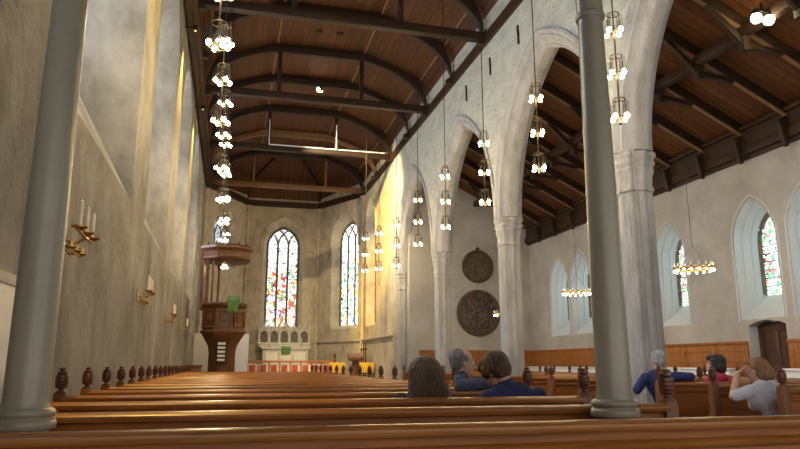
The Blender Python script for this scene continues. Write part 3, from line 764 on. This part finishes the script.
# ------------------------------------------------------------------ pulpit
def ngon(r, z, n=8, ph=PI / 8, cx=0, cy=0): return [(cx + r * math.cos(2 * PI * i / n + ph), cy + r * math.sin(2 * PI * i / n + ph), z) for i in range(n)]
def stack(lv, n=8): return MB().loft([ngon(r, z, n) for z, r in lv])
pu = thing('pulpit', 'carved brown oak pulpit with sounding board at the far left', 'pulpit', (-.168, 21.6, .08))
pu.scale = (.93,) * 3; pxf = lambda x, y, z: (-.168 + .93 * (x + .18), 21.6 + .93 * (y - 23.2), 1.14 + .93 * (z - 1.14))
stack([(-.085, .8), (-.06, .8), (-.05, .74), (0, .74)]).obj('step', 'pulpit', pu, .01)
stack([(0, .62), (.12, .62), (.14, .5), (.5, .46), (1.5, .46), (1.72, .5), (1.95, .64), (2.1, .74), (2.14, .74)]).obj('stem', 'pulpit', pu, .01)
stack([(2.1, .70), (2.14, .79), (2.2, .79), (2.24, .72), (2.95, .72), (3.0, .79), (3.08, .81), (3.12, .78), (3.13, .66), (3.10, .64)]).obj('body', 'pulpit', pu, .008)
for i in range(8):
    a = 2 * PI * i / 8
    mb = MB(); rr = .72 * math.cos(PI / 8); R_ = Matrix.Rotation(a, 3, 'Z')
    for x0, x1, z0, z1 in ((-.24, .24, 2.84, 2.9), (-.24, .24, 2.3, 2.36), (-.24, -.18, 2.36, 2.84), (.18, .24, 2.36, 2.84)):
        mb.loft([[R_ @ V((d, x, z)) for x, z in ((x0, z0), (x1, z0), (x1, z1), (x0, z1))] for d in (rr - .01, rr + .03)])
    mb.loft([[R_ @ V((d, .09 * s_ * math.cos(2 * PI * j / 12), 2.6 + .12 * s_ * math.sin(2 * PI * j / 12))) for j in range(12)] for d, s_ in ((rr - .01, 1.3), (rr + .03, 1))])
    mb.obj('carved_panel', 'pulpit', pu, .004)
for i, (x, y) in enumerate(((-.6, -.38), (-.6, .38), (-.25, .66))):
    MB().lathe([(.06, 3.1), (.06, 3.25), (.04, 3.3), (.045, 3.8), (.035, 4.3), (.06, 4.4), (.06, 4.55)], x, y, 10).obj('canopy_post', 'pulpit', pu)
MB().box(-.80, -.70, -.34, .34, 2.9, 4.9).obj('back_board', 'pulpit', pu, .01)
MB().bar((-.42, -.5, 3.12), (-.42, -.5, 4.52), .10, .07, (1, 0, 0)).obj('carved_upright', 'pulpit', pu, .01)
stack([(4.50, .70), (4.54, .82), (4.60, .86), (4.64, .80), (4.84, .84), (4.92, .93), (5.0, .93), (5.02, .86), (5.06, .80), (5.12, .5), (5.14, .1)]).obj('canopy', 'pulpit', pu, .008)
cr = MB()
for j in range(12):
    a = 2 * PI * j / 12; cr.lathe([(.03, 5.04), (.035, 5.1), (.012, 5.16)], .72 * math.cos(a), .72 * math.sin(a), 8)
cr.obj('cresting', 'pulpit', pu)
gc = MB().box(-.17, .17, -.05, -.03, -.34, 0).box(-.17, .17, -.05, .045, 0, .02)
for j in range(9): gc.box(-.165 + j * .04, -.15 + j * .04, -.048, -.032, -.39, -.34)
o = gc.obj('pulpit_cloth', 'green_cloth', None, .004); o.location = pxf(.10, 22.43, 3.16); o.scale = (.93,) * 3
tag(o, 'green fringed cloth hanging over the front of the pulpit', 'cloth')
bk = thing('book_rest', 'green covered book rest on top of the pulpit edge', 'book rest', pxf(.1, 22.66, 3.145))
bk.scale = (.93,) * 3
MB().prism([(-.16, 0), (.14, 0), (.14, .2), (-.16, .06)], lambda a, c: (-.2, a, c), lambda a, c: (.2, a, c)).obj('sloping_top', 'green_cloth', bk, .01)
hb = thing('hymn_board', 'narrow dark hymn board with white slips on the pulpit stem', 'hymn board', pxf(-.2, 22.66, 1.25))
hb.scale = (.93,) * 3
MB().box(-.16, .16, -.05, -.01, -.06, .60).obj('board', 'iron', hb, .005)
for j in range(5): MB().box(-.12, .12, -.062, -.05, -.02 + j * .13, .055 + j * .13).obj('white_slip', 'white_paint', hb)
wp = thing('white_screen', 'plain white screen standing behind the pulpit stem', 'screen', (-.2, 25.2, .6))
MB().box(-.95, .9, -.02, .02, .02, 1.58).obj('panel', 'white_paint', wp, .005)
MB().box(-.98, -.95, -.03, .03, 0, 1.6).box(.9, .93, -.03, .03, 0, 1.6).box(-.98, .93, -.03, .03, 1.58, 1.62).obj('frame', 'white_paint', wp, .004)
bd = thing('low_desk', 'low brown desk left of the pulpit stem', 'desk', (-.93, 21.0, 0))
MB().box(-.22, .22, -.2, .2, 1.04, 1.12).obj('desk_top', 'pulpit', bd, .008); MB().box(-.2, .2, -.17, .17, 0, 1.04).obj('cabinet', 'pulpit', bd, .008)

# ------------------------------------------------------------------ altar, reredos, communion rail
pf = MB().box(.95, 3.95, 28.7, YA, .6, .78); struct(pf.obj('floor_dais', 'floor', None, .01))
al = thing('altar', 'pale stone altar below the middle apse window', 'altar', (2.45, 30.2, .78))
MB().box(-.98, .98, -.4, .5, 0, .98).obj('altar_block', 'white_stone', al, .01)
MB().box(-1.05, 1.05, -.46, .55, .98, 1.08).obj('altar_slab', 'white_stone', al, .015)
MB().box(-1.12, 1.12, .12, .7, 1.08, 1.2).obj('gradine', 'white_stone', al, .012)
for i in range(3): MB().box(-.85 + i * .6, -.35 + i * .6, -.42, -.4, .12, .85).obj('front_panel', 'white_cloth', al, .01)
fc = MB().box(-.2, .2, -.485, -.47, -.30, .02).box(-.2, .2, -.47, .0, 0, .015); o = fc.obj('altar_cloth', 'green_cloth', None, .004); o.location = (2.45, 30.2, 1.865)
tag(o, 'small green cloth hanging over the altar front', 'cloth')
rr_ = thing('reredos', 'pale carved stone reredos of pointed gables behind the altar', 'reredos', (2.45, 30.92, 2.02))
MB().box(-1.15, 1.15, 0, .25, 0, .62).obj('back_wall', 'white_stone', rr_)
MB().box(-1.2, 1.2, -.14, .25, -.02, .07).obj('ledge', 'white_stone', rr_, .01)
for i in range(5):
    x = -.9 + .45 * i; h = .98 if i == 2 else .86
    g = MB()
    g.tube([(x + u, -.06, v) for u, v in arch_outline(.19, .07, .38, .62, 8)], .03, 6)
    g.prism([(x - .24, .52), (x, h), (x + .24, .52), (x + .2, .52), (x, h - .12), (x - .2, .52)], lambda a, c: (a, -.1, c), lambda a, c: (a, .05, c))
    g.tube([(x, -.03, h - .04), (x, -.03, h + .1)], [.03, .012], 6).sphere((x, -.03, h + .1), .03, 8, 6)
    g.obj('gable_niche', 'white_stone', rr_)
    nl = arch_outline(.17, .07, .38, .6, 8)
    MB().prism([(x + u, v) for u, v in nl], lambda a, c: (a, -.012, c), lambda a, c: (a, .0, c)).obj('niche_shade', 'tracery', rr_)  # dark panel paints in the shade inside the niche
for i in range(6):
    x = -1.125 + .45 * i
    MB().lathe([(.045, .05), (.045, .12), (.03, .14), (.03, .7), (.05, .72), (.03, .78), (.005, .98)], x, -.08, 8).obj('pinnacle', 'white_stone', rr_)
cr_ = thing('communion_rail', 'orange wooden communion rail with red cushion before the altar', 'rail', (2.4, 27.0, .6))
MB().box(-1.7, 1.7, -.09, .09, .60, .67).obj('top_rail', 'orange_wood', cr_, .01)
for i in range(9): MB().box(-1.66 + i * .4125, -1.60 + i * .4125, -.05, .05, 0, .6).obj('baluster', 'orange_wood', cr_, .006)
MB().box(-1.6, 1.6, -.02, .02, .08, .55).obj('panel', 'white_cloth', cr_)
for i in range(8): MB().box(-1.56 + i * .41, -1.33 + i * .41, -.05, -.02, .12, .5).obj('cushion_panel', 'red_cushion', cr_, .012)
for x, t in ((.62, 'dark lantern post at the left end of the communion rail'), (4.18, 'dark lantern post at the right end of the communion rail')):
    p_ = thing('rail_post', t, 'post', (x, 27.0, .6), 'end posts of the communion rail')
    MB().box(-.05, .05, -.05, .05, 0, .72).obj('shaft', 'pulpit', p_, .006); MB().lathe([(.05, .72), (.03, .76), (.06, .82), (.06, .9), (.02, .96), (0, .98)], seg=10).obj('finial', 'finial', p_)
for k, (x, t) in enumerate(((1.75, 'left altar candlestick'), (3.15, 'right altar candlestick'))):
    c_ = thing('altar_candlestick', t + ' of brass with a white candle on the altar', 'candlestick', (x, 30.0, 1.863), 'altar candlesticks')
    MB().lathe([(.06, 0), (.06, .02), (.015, .05), (.015, .2), (.04, .22), (.04, .235)], seg=12).obj('stick', 'brass', c_); MB().lathe([(.014, .235), (.014, .42), (0, .43)], seg=8).obj('candle', 'wax', c_)

# lectern, side table and chairs by the right chancel wall
lc = thing('lectern', 'wooden lectern with sloping desk by the right chancel wall', 'lectern', (4.6, 24.7, .6))
MB().lathe([(.26, 0), (.26, .06), (.18, .1), (.14, .14), (.14, .62), (.2, .66)], seg=8).obj('stem', 'pulpit', lc)
MB().prism([(-.24, .66), (.2, .66), (.2, .95), (-.24, .78)], lambda a, c: (-.27, a, c), lambda a, c: (.27, a, c)).obj('desk', 'pulpit', lc, .01)
for k, (x, y, w, t) in enumerate(((4.15, 26.4, .3, 'small table under a yellow cloth left of the lectern'), (5.08, 25.75, .36, 'table under a bright yellow cloth right of the lectern'))):
    tb = thing('side_table', t, 'table', (x, y, .6), 'yellow covered tables')
    MB().box(-w, w, -.2, .2, .55, .58).obj('table_top', 'pulpit', tb)
    for sx in (-1, 1):
        for sy in (-1, 1): MB().box(sx * (w - .05) - .025, sx * (w - .05) + .025, sy * .15 - .025, sy * .15 + .025, 0, .55).obj('leg', 'pulpit', tb)
    cl_ = MB().box(-w - .02, w + .02, -.22, .22, .583, .6).box(-w - .02, w + .02, -.235, -.22, .22, .6)
    o = cl_.obj('table_cloth', 'yellow_cloth', None, .006); o.location = (x, y, .6); tag(o, 'yellow cloth draped over the table ' + ('left' if k == 0 else 'right') + ' of the lectern', 'cloth', 'yellow cloths')
for k in range(3):
    y = 27.5 - .45 * k
    cs = thing('candle_stand', 'tall dark candle stand by the right chancel wall, %s from the altar side' % ORD[k], 'candle stand', (5.36, y, .6), 'dark candle stands')
    MB().lathe([(.11, 0), (.11, .03), (.03, .08), (.025, .6), (.035, .62), (.025, .66), (.022, 1.1), (.07, 1.13), (.07, 1.15)], seg=10).obj('stand', 'iron', cs)
    MB().lathe([(.02, 1.15), (.02, 1.38), (.003, 1.4)], seg=8).obj('candle', 'gold_frame', cs)

# ------------------------------------------------------------------ people
M['skin'] = mottled('skin', (.50, .28, .20), (.60, .36, .27), 14, .55, .05, 80)
M['eye_white'] = plain('eye white', (.8, .78, .74), .3)
M['eye_iris'] = plain('eye iris', (.05, .03, .02), .3)
def hair_mat(name, c1, c2): return mottled(name, c1, c2, 22, .55, .6, 70, stretch=(1, 1, .25))
M['hair_brown'] = hair_mat('dark brown hair', (.025, .014, .008), (.13, .07, .033))
M['hair_chestnut'] = hair_mat('chestnut hair', (.035, .016, .008), (.14, .066, .03))
M['hair_grey'] = hair_mat('grey hair', (.10, .10, .10), (.30, .30, .29))
M['hair_white'] = hair_mat('pale grey hair', (.28, .29, .29), (.52, .53, .52))
M['hair_black'] = hair_mat('black hair', (.008, .008, .008), (.035, .033, .03))
M['hair_red'] = hair_mat('light red brown hair', (.16, .07, .03), (.38, .19, .09))
def cloth_mat(name, c, k=.75): return mottled(name, tuple(x * k for x in c), c, 7, .9, .35, 30)
M['navy_jacket'] = cloth_mat('navy blue jacket', (.028, .036, .12))
M['slate_jacket'] = cloth_mat('slate blue jacket', (.085, .095, .15))
M['dark_coat'] = cloth_mat('dark coat', (.025, .03, .035))
M['blue_polo'] = cloth_mat('blue polo', (.035, .05, .18))
M['pink_top'] = cloth_mat('pink top', (.70, .07, .14))
M['red_scarf'] = cloth_mat('red scarf', (.45, .03, .05))
M['white_top'] = cloth_mat('white top', (.62, .62, .72), .85)
M['trousers'] = cloth_mat('dark trousers', (.03, .03, .04))
M['shoe'] = plain('black shoe', (.015, .013, .012), .4)

class Blob:
    """tapered limbs and rounded masses fused into one continuous surface"""
    def __init__(s): s.mb = MB()
    def cap(s, p0, r0, p1, r1, seg=14):
        p0, p1 = V(p0), V(p1); d = p1 - p0
        if d.length < 1e-5: d = V((0, 0, 1e-4))
        d.normalize(); a = V((0, 0, 1)) if abs(d.z) < .9 else V((1, 0, 0)); u = d.cross(a).normalized(); w_ = d.cross(u); R = []
        for i in range(6): t = PI / 2 * i / 5; R.append((p0 - d * r0 * math.cos(t), max(r0 * math.sin(t), 1e-4)))
        for i in range(6): t = PI / 2 * i / 5; R.append((p1 + d * r1 * math.sin(t), max(r1 * math.cos(t), 1e-4)))
        s.mb.loft([[c + u * r * math.cos(2 * PI * j / seg) + w_ * r * math.sin(2 * PI * j / seg) for j in range(seg)] for c, r in R]); return s
    def chain(s, pts, rs):
        for i in range(len(pts) - 1): s.cap(pts[i], rs[i], pts[i + 1], rs[i + 1])
        return s
    def ell(s, c, r, R=None, seg=18, rings=12):
        R = R or Matrix.Identity(3); c = V(c)
        s.mb.loft([[c + R @ V((r[0] * max(math.sin(PI * i / rings), 1e-3) * math.cos(2 * PI * j / seg), r[1] * max(math.sin(PI * i / rings), 1e-3) * math.sin(2 * PI * j / seg), -r[2] * math.cos(PI * i / rings))) for j in range(seg)] for i in range(rings + 1)]); return s
    def obj(s, name, mat, parent, voxel=.008, smooth=3):
        tmp = bpy.data.objects.new('tmp', s.mb.mesh('tmp', merge=False)); COL.objects.link(tmp)
        m = tmp.modifiers.new('r', 'REMESH'); m.mode = 'VOXEL'; m.voxel_size = voxel
        m = tmp.modifiers.new('s', 'SMOOTH'); m.factor = .5; m.iterations = smooth
        me = bpy.data.meshes.new_from_object(tmp.evaluated_get(bpy.context.evaluated_depsgraph_get()))
        old = tmp.data; bpy.data.objects.remove(tmp); bpy.data.meshes.remove(old)
        me.name = name; me.polygons.foreach_set('use_smooth', [True] * len(me.polygons)); me.materials.clear(); me.materials.append(M[mat])
        o = bpy.data.objects.new(name, me); COL.objects.link(o); o.parent = parent; return o

def hand(b, wrist, d, n, thumb_side, curl=.5):
    """palm and five bent fingers; d = direction of the fingers, n = palm normal"""
    d = V(d).normalized(); n = V(n); n = (n - d * n.dot(d)).normalized(); u = d.cross(n) * thumb_side; w_ = V(wrist)
    for i, o in enumerate((-.028, -.01, .01, .028)):
        b.cap(w_ + u * o * .7 + d * .01, .016, w_ + u * o + d * .075, .0125)
        L = (.062, .076, .082, .072)[i]; p = w_ + u * o + d * .078; dd = d.copy(); r = .0098
        for k, f in enumerate((.45, .32, .23)):
            c = curl * (.5, .8, .6)[k]; dd = (dd * math.cos(c) + n * math.sin(c)).normalized(); q = p + dd * L * f; b.cap(p, r, q, r * .92); p = q; r *= .92
            n2 = n - dd * n.dot(dd)
            n = n2.normalized() if n2.length > .05 else n
        n = V(n)
    p = w_ + u * .03 + d * .022; dd = (u * .75 + d * .7).normalized()
    for f in (.035, .028, .022): q = p + dd * f; b.cap(p, .0115, q, .0105); p = q; dd = (dd * .8 + d * .45).normalized()

def person(label, loc, rz, J, hair, hair_m, top_m, sleeves='long', hz=.54, head=(0, 0, 0), hs=1.0, female=False, extra=None, group=None):
    """J: joints in the person's own frame (x right, y forward, z up)"""
    root = thing('person', label, 'person', loc, group, rz)
    HR = Matrix.Rotation(head[0], 3, 'Z') @ Matrix.Rotation(head[2], 3, 'Y') @ Matrix.Rotation(head[1], 3, 'X')
    Hc = V(J['head']); hp = lambda x, y, z: Hc + HR @ (V((x, y, z)) * hs)
    sk = Blob()
    sk.ell(hp(0, -.012, .032), (.074 * hs, .092 * hs, .083 * hs), HR).ell(hp(0, .028, -.03), (.058 * hs, .060 * hs, .085 * hs), HR).ell(hp(0, .045, -.076), (.042 * hs, .038 * hs, .034 * hs), HR)
    sk.ell(hp(0, .078, .022), (.046 * hs, .014 * hs, .011 * hs), HR).cap(hp(0, .086, .008), .008, hp(0, .108, -.028), .013).ell(hp(0, .098, -.034), (.017, .012, .009), HR)
    sk.ell(hp(0, .085, -.056), (.023, .010, .006), HR).ell(hp(0, .082, -.066), (.019, .010, .006), HR).cap(hp(0, .074, -.092), .017, hp(0, .07, -.09), .017)
    for s in (-1, 1): sk.ell(hp(s * .074, -.008, -.008), (.010, .020, .031), HR).ell(hp(s * .04, .055, -.028), (.02, .02, .022), HR)
    nb = V(J['neck']); sk.cap(nb, .056, hp(0, -.025, -.06), .052)
    sh = [V(J['sl']), V(J['sr'])]; el = [V(J['el']), V(J['er'])]; wr = [V(J['wl']), V(J['wr'])]
    hipc = V(J.get('hip', (0, 0, .57))); chest = (sh[0] + sh[1]) / 2 + V((0, .01, -.12)); waist = (chest + hipc) / 2
    ax = (sh[1] - sh[0]).normalized(); upv = (chest - hipc).normalized(); fy = upv.cross(ax).normalized(); TR = Matrix((ax, -fy if fy.y < 0 else fy, upv)).transposed()
    k = .92 if female else 1
    def torso(b, g):
        b.ell(chest, (.165 * k + g, .112 + g, .175 + g), TR).ell(waist, (.135 * k + g, .1 + g, .15 + g), TR).ell(hipc, (.165 + g, .12 + g, .105 + g))
        b.cap(sh[0] * .86 + chest * .14, .058 + g, sh[1] * .86 + chest * .14, .058 + g).cap(nb - V((0, 0, .02)), .06 + g, (sh[0] + nb) / 2, .052 + g).cap(nb - V((0, 0, .02)), .06 + g, (sh[1] + nb) / 2, .052 + g)
        if female: b.ell(chest + TR @ V((-.065, .095, -.01)), (.055, .05, .055)).ell(chest + TR @ V((.065, .095, -.01)), (.055, .05, .055))
    torso(sk, -.012)
    for i in (0, 1):
        sk.chain([sh[i], el[i], wr[i]], [.047, .037, .025])
        hd_ = (J['hl'], J['hr'])[i]; hand(sk, wr[i], hd_[0], hd_[1], -1 if i == 0 else 1, hd_[2] if len(hd_) > 2 else .45)
    legs = []
    for s in (-1, 1):
        legs.append([hipc + V((s * .09, .02, -.01)), V((s * .11, .43, hz)), V((s * .12, .40, .10)), ])
    for L_ in legs: sk.chain(L_, [.07, .05, .036]); sk.cap(L_[2], .036, L_[2] + V((0, .1, -.06)), .03)
    body = sk.obj('body', 'skin', root, .007, 2); body['label'] = 'bare skin of face and hands'
    for s in (-1, 1):
        e = MB().sphere(hp(s * .031, .079, .004), .0105 * hs, 10, 8).obj('eye', 'eye_white', root)
        MB().sphere(hp(s * .031, .0855, .004), .0062 * hs, 8, 6).obj('iris', 'eye_iris', e)
    tp = Blob(); torso(tp, .006)
    for i in (0, 1):
        if sleeves == 'long' or (sleeves == 'right' and i == 1): tp.chain([sh[i], el[i], wr[i] * .93 + el[i] * .07], [.062, .052, .040])
        else: tp.cap(sh[i], .064, sh[i] * .15 + el[i] * .85, .056)
    if sleeves == 'long': tp.cap(nb, .066, nb + (hp(0, -.02, -.06) - nb) * .35, .062)
    tp.obj('jacket' if sleeves == 'long' else 'shirt', top_m, root, .009, 5)
    tr_ = Blob(); tr_.ell(hipc - V((0, 0, .01)), (.172, .128, .10))
    for L_ in legs: tr_.chain(L_, [.088, .068, .055])
    tr_.obj('trousers', 'trousers', root, .011, 4)
    for L_ in legs:
        a = V((L_[2].x, L_[2].y, .045))
        Blob().cap(a + V((0, -.03, 0)), .042, a + V((0, .15, -.01)), .034).obj('shoe', 'shoe', root, .011, 3)
    hb_ = Blob(); hair(hb_, hp, HR, hs); hb_.obj('hair', hair_m, root, .008, 2)
    if extra: extra(root, hp, HR)
    return root

def hair_short(b, hp, HR, s):
    b.ell(hp(0, -.034, .042), (.082 * s, .088 * s, .082 * s), HR).ell(hp(0, -.05, -.005), (.076 * s, .062 * s, .07 * s), HR).ell(hp(0, .02, .082), (.066 * s, .062 * s, .04 * s), HR)
def hair_thick(b, hp, HR, s):
    hair_short(b, hp, HR, s * 1.13); b.ell(hp(0, -.035, .02), (.094 * s, .09 * s, .08 * s), HR); b.ell(hp(0, .06, .075), (.07 * s, .045 * s, .035 * s), HR)
    for q in (-1, 1): b.ell(hp(q * .078, .02, .02), (.024, .04, .05), HR)
def hair_receding(b, hp, HR, s):
    b.ell(hp(0, -.046, .036), (.081 * s, .078 * s, .082 * s), HR).ell(hp(0, -.055, -.01), (.076 * s, .056 * s, .066 * s), HR)
    for q in (-1, 1): b.ell(hp(q * .066, -.005, .03), (.018, .035, .035), HR)
def hair_bob(b, hp, HR, s):
    b.ell(hp(0, -.03, .046), (.093 * s, .098 * s, .086 * s), HR).ell(hp(0, -.05, -.025), (.094 * s, .07 * s, .085 * s), HR).ell(hp(0, .025, .088), (.072 * s, .07 * s, .04 * s), HR)
    for q in (-1, 1): b.cap(hp(q * .076, -.005, .04), .03 * s, hp(q * .078, .005, -.075), .026 * s)
def hair_long(b, hp, HR, s):
    b.ell(hp(0, -.025, .046), (.098 * s, .104 * s, .086 * s), HR).ell(hp(0, .025, .084), (.07 * s, .066 * s, .04 * s), HR)
    for i in range(9):
        t = -1 + 2 * i / 8; x = .085 * math.sin(t * 1.35); y = -.03 - .075 * math.cos(t * 1.4)
        p0, p1 = hp(x, y, .03), hp(x * 1.15, y - .012, -.09); p2 = V((p1.x + x * .95, p1.y - .005, p1.z - .13))
        b.chain([p0, p1, p2], [.042, .044, .036])
def hair_bun(b, hp, HR, s):
    hair_short(b, hp, HR, s * 1.06); b.ell(hp(0, -.06, -.03), (.08, .07, .08), HR); b.cap(hp(0, -.11, .0), .045, hp(0.01, -.12, -.06), .04)
DN, FW = (0, 0, -1), (0, 1, 0)
yr = lambda k: Y0 + DY * k
lap = dict(el=(-.24, .10, .66), er=(.24, .10, .66), wl=(-.10, .32, .62), wr=(.10, .32, .62), hl=((.3, 1, -.1), DN, .4), hr=((-.3, 1, -.1), DN, .4))
person('woman with long dark brown hair seen from behind over the pew rail', (1.365, yr(2) + .24, 0), .1,
       dict(head=(0, .06, 1.035), neck=(0, .01, .93), sl=(-.19, 0, .885), sr=(.18, 0, .87), **lap), hair_long, 'hair_brown', 'dark_coat', head=(.1, -.25, .05), hs=1.2, female=True)
person('person with short chestnut hair and navy jacket bowing the head to the left', (2.02, yr(2) + .24, 0), .15,
       dict(head=(-.085, .10, 1.085), neck=(-.03, .03, .975), sl=(-.21, .0, .90), sr=(.21, -.0, .915), **lap), hair_thick, 'hair_chestnut', 'navy_jacket', head=(.35, -.6, -.15), hs=1.08)
a_ = -.65
def loc3(p, base, rz): return tuple(Matrix.Rotation(-rz, 3, 'Z') @ (V(p) - V(base)))
B3 = (1.97, yr(3) + .30, 0); L3 = lambda *p: loc3(p, B3, a_)
person('grey-haired man in profile with slate jacket, arm laid along the pew back', B3, a_,
       dict(head=L3(1.975, yr(3) + .26, 1.15), neck=L3(1.95, yr(3) + .26, 1.03), sl=L3(2.08, yr(3) + .42, .955), sr=L3(1.90, yr(3) + .10, .955),
            er=L3(2.10, yr(3) + .045, .985), wr=L3(2.25, yr(3) + .01, .985), hr=(Matrix.Rotation(-a_, 3, 'Z') @ V((1, -.05, -.05)), DN, .35),
            el=L3(2.32, yr(3) + .44, .72), wl=L3(2.42, yr(3) + .30, .60), hl=(Matrix.Rotation(-a_, 3, 'Z') @ V((.5, -.7, 0)), DN, .4)), hair_receding, 'hair_grey', 'slate_jacket', head=(-.95, -.05, 0), hs=1.04)
B4 = (5.235, yr(5) + .27, 0); L4 = lambda *p: loc3(p, B4, 0)
person('pale-haired man in a blue polo shirt leaning on the pew in the right block', B4, 0,
       dict(head=L4(5.235, yr(5) + .30, 1.175), neck=L4(5.20, yr(5) + .25, 1.05), sl=L4(5.0, yr(5) + .25, .97), sr=L4(5.40, yr(5) + .22, .99),
            el=L4(4.90, yr(5) + .33, .80), wl=L4(4.80, yr(5) + .50, .86), hl=((-.3, 1, -.1), DN, .4), er=L4(5.50, yr(5) + .05, .99), wr=L4(5.56, yr(5) + .28, 1.0), hr=((.2, 1, -.05), DN, .4), hip=(.07, 0, .57)),
       hair_short, 'hair_white', 'blue_polo', 'right', head=(-.35, -.15, .1), hs=1.12)
def scarf(root, hp, HR):
    pts = [V((.085 * math.cos(t), .075 * math.sin(t) + .0, .955 + .01 * math.sin(3 * t))) for t in [2 * PI * i / 16 for i in range(17)]]
    Blob().chain(pts, [.032] * 17).obj('scarf', 'red_scarf', root, .009, 2)
person('black-haired woman in a pink top in the right block before the wainscot', (6.08, yr(5) + .27, 0), .3,
       dict(head=(.0, .03, 1.125), neck=(0, 0, 1.0), sl=(-.175, 0, .945), sr=(.175, 0, .945), **lap), hair_bob, 'hair_black', 'pink_top', 'long', head=(.3, -.1, .1), hs=1.08, female=True, extra=scarf)
B6 = (5.26, yr(3) + .29, 0); L6 = lambda *p: loc3(p, B6, .25); r6 = lambda *v: Matrix.Rotation(-.25, 3, 'Z') @ V(v)
person('woman in a white top raising both hands to her reddish hair', B6, .25,
       dict(head=L6(5.075, yr(3) + .36, 1.075), neck=L6(5.12, yr(3) + .32, .965), sl=L6(4.94, yr(3) + .30, .885), sr=L6(5.27, yr(3) + .32, .895), hip=(.04, 0, .57),
            el=L6(4.77, yr(3) + .36, .835), wl=L6(4.93, yr(3) + .46, 1.05), hl=(r6(.9, -.1, .5), r6(.6, -.3, -.3), .35),
            er=L6(5.42, yr(3) + .42, .84), wr=L6(5.31, yr(3) + .50, 1.07), hr=(r6(-.6, .1, .6), r6(-.6, -.3, -.3), .35)),
       hair_bun, 'hair_red', 'white_top', 'short', head=(.2, -.1, -.1), hs=1.02, female=True)


# ------------------------------------------------------------------ light
w = bpy.data.worlds.new('world'); sc.world = w; w.use_nodes = True
bg = w.node_tree.nodes['Background']; bg.inputs[0].default_value = (1, .97, .92, 1); bg.inputs[1].default_value = 1.0
def spot(loc, to, e, col, ang, blend=.5, r=.05):
    L_ = bpy.data.lights.new('spot_light', 'SPOT'); L_.energy = e; L_.color = col; L_.spot_size = ang; L_.spot_blend = blend; L_.shadow_soft_size = r
    o = bpy.data.objects.new('spot_light', L_); COL.objects.link(o); o.location = loc
    o.rotation_euler = (V(to) - V(loc)).to_track_quat('-Z', 'Y').to_euler(); o['kind'] = 'helper'; return o
spot((2.4, 20.1, 9.75), (5.5, 25.4, 5.4), 5200, (1, .78, .42), 1.2)
spot((2.5, 20.1, 9.75), (5.5, 24.3, 6.2), 9000, (1, .58, .06), .62)
for q in ADDED_WASH: spot(q, (XL + .02, q[1], 4.6), 900, (1, .64, .14), .75, .6, .04)  # added warm light down the left pier faces
spot((8.1, 8.06, 6.5), (7.9, 11, 1.0), 120, (1, .8, .5), 1.5)

sc.view_settings.view_transform = 'Standard'; sc.view_settings.look = 'None'; sc.view_settings.gamma = 1; sc.view_settings.use_curve_mapping = False
sc.view_settings.exposure = .45
sc.cycles.use_denoising = True
sc.cycles.sample_clamp_indirect = 4
sc.cycles.max_bounces = 8
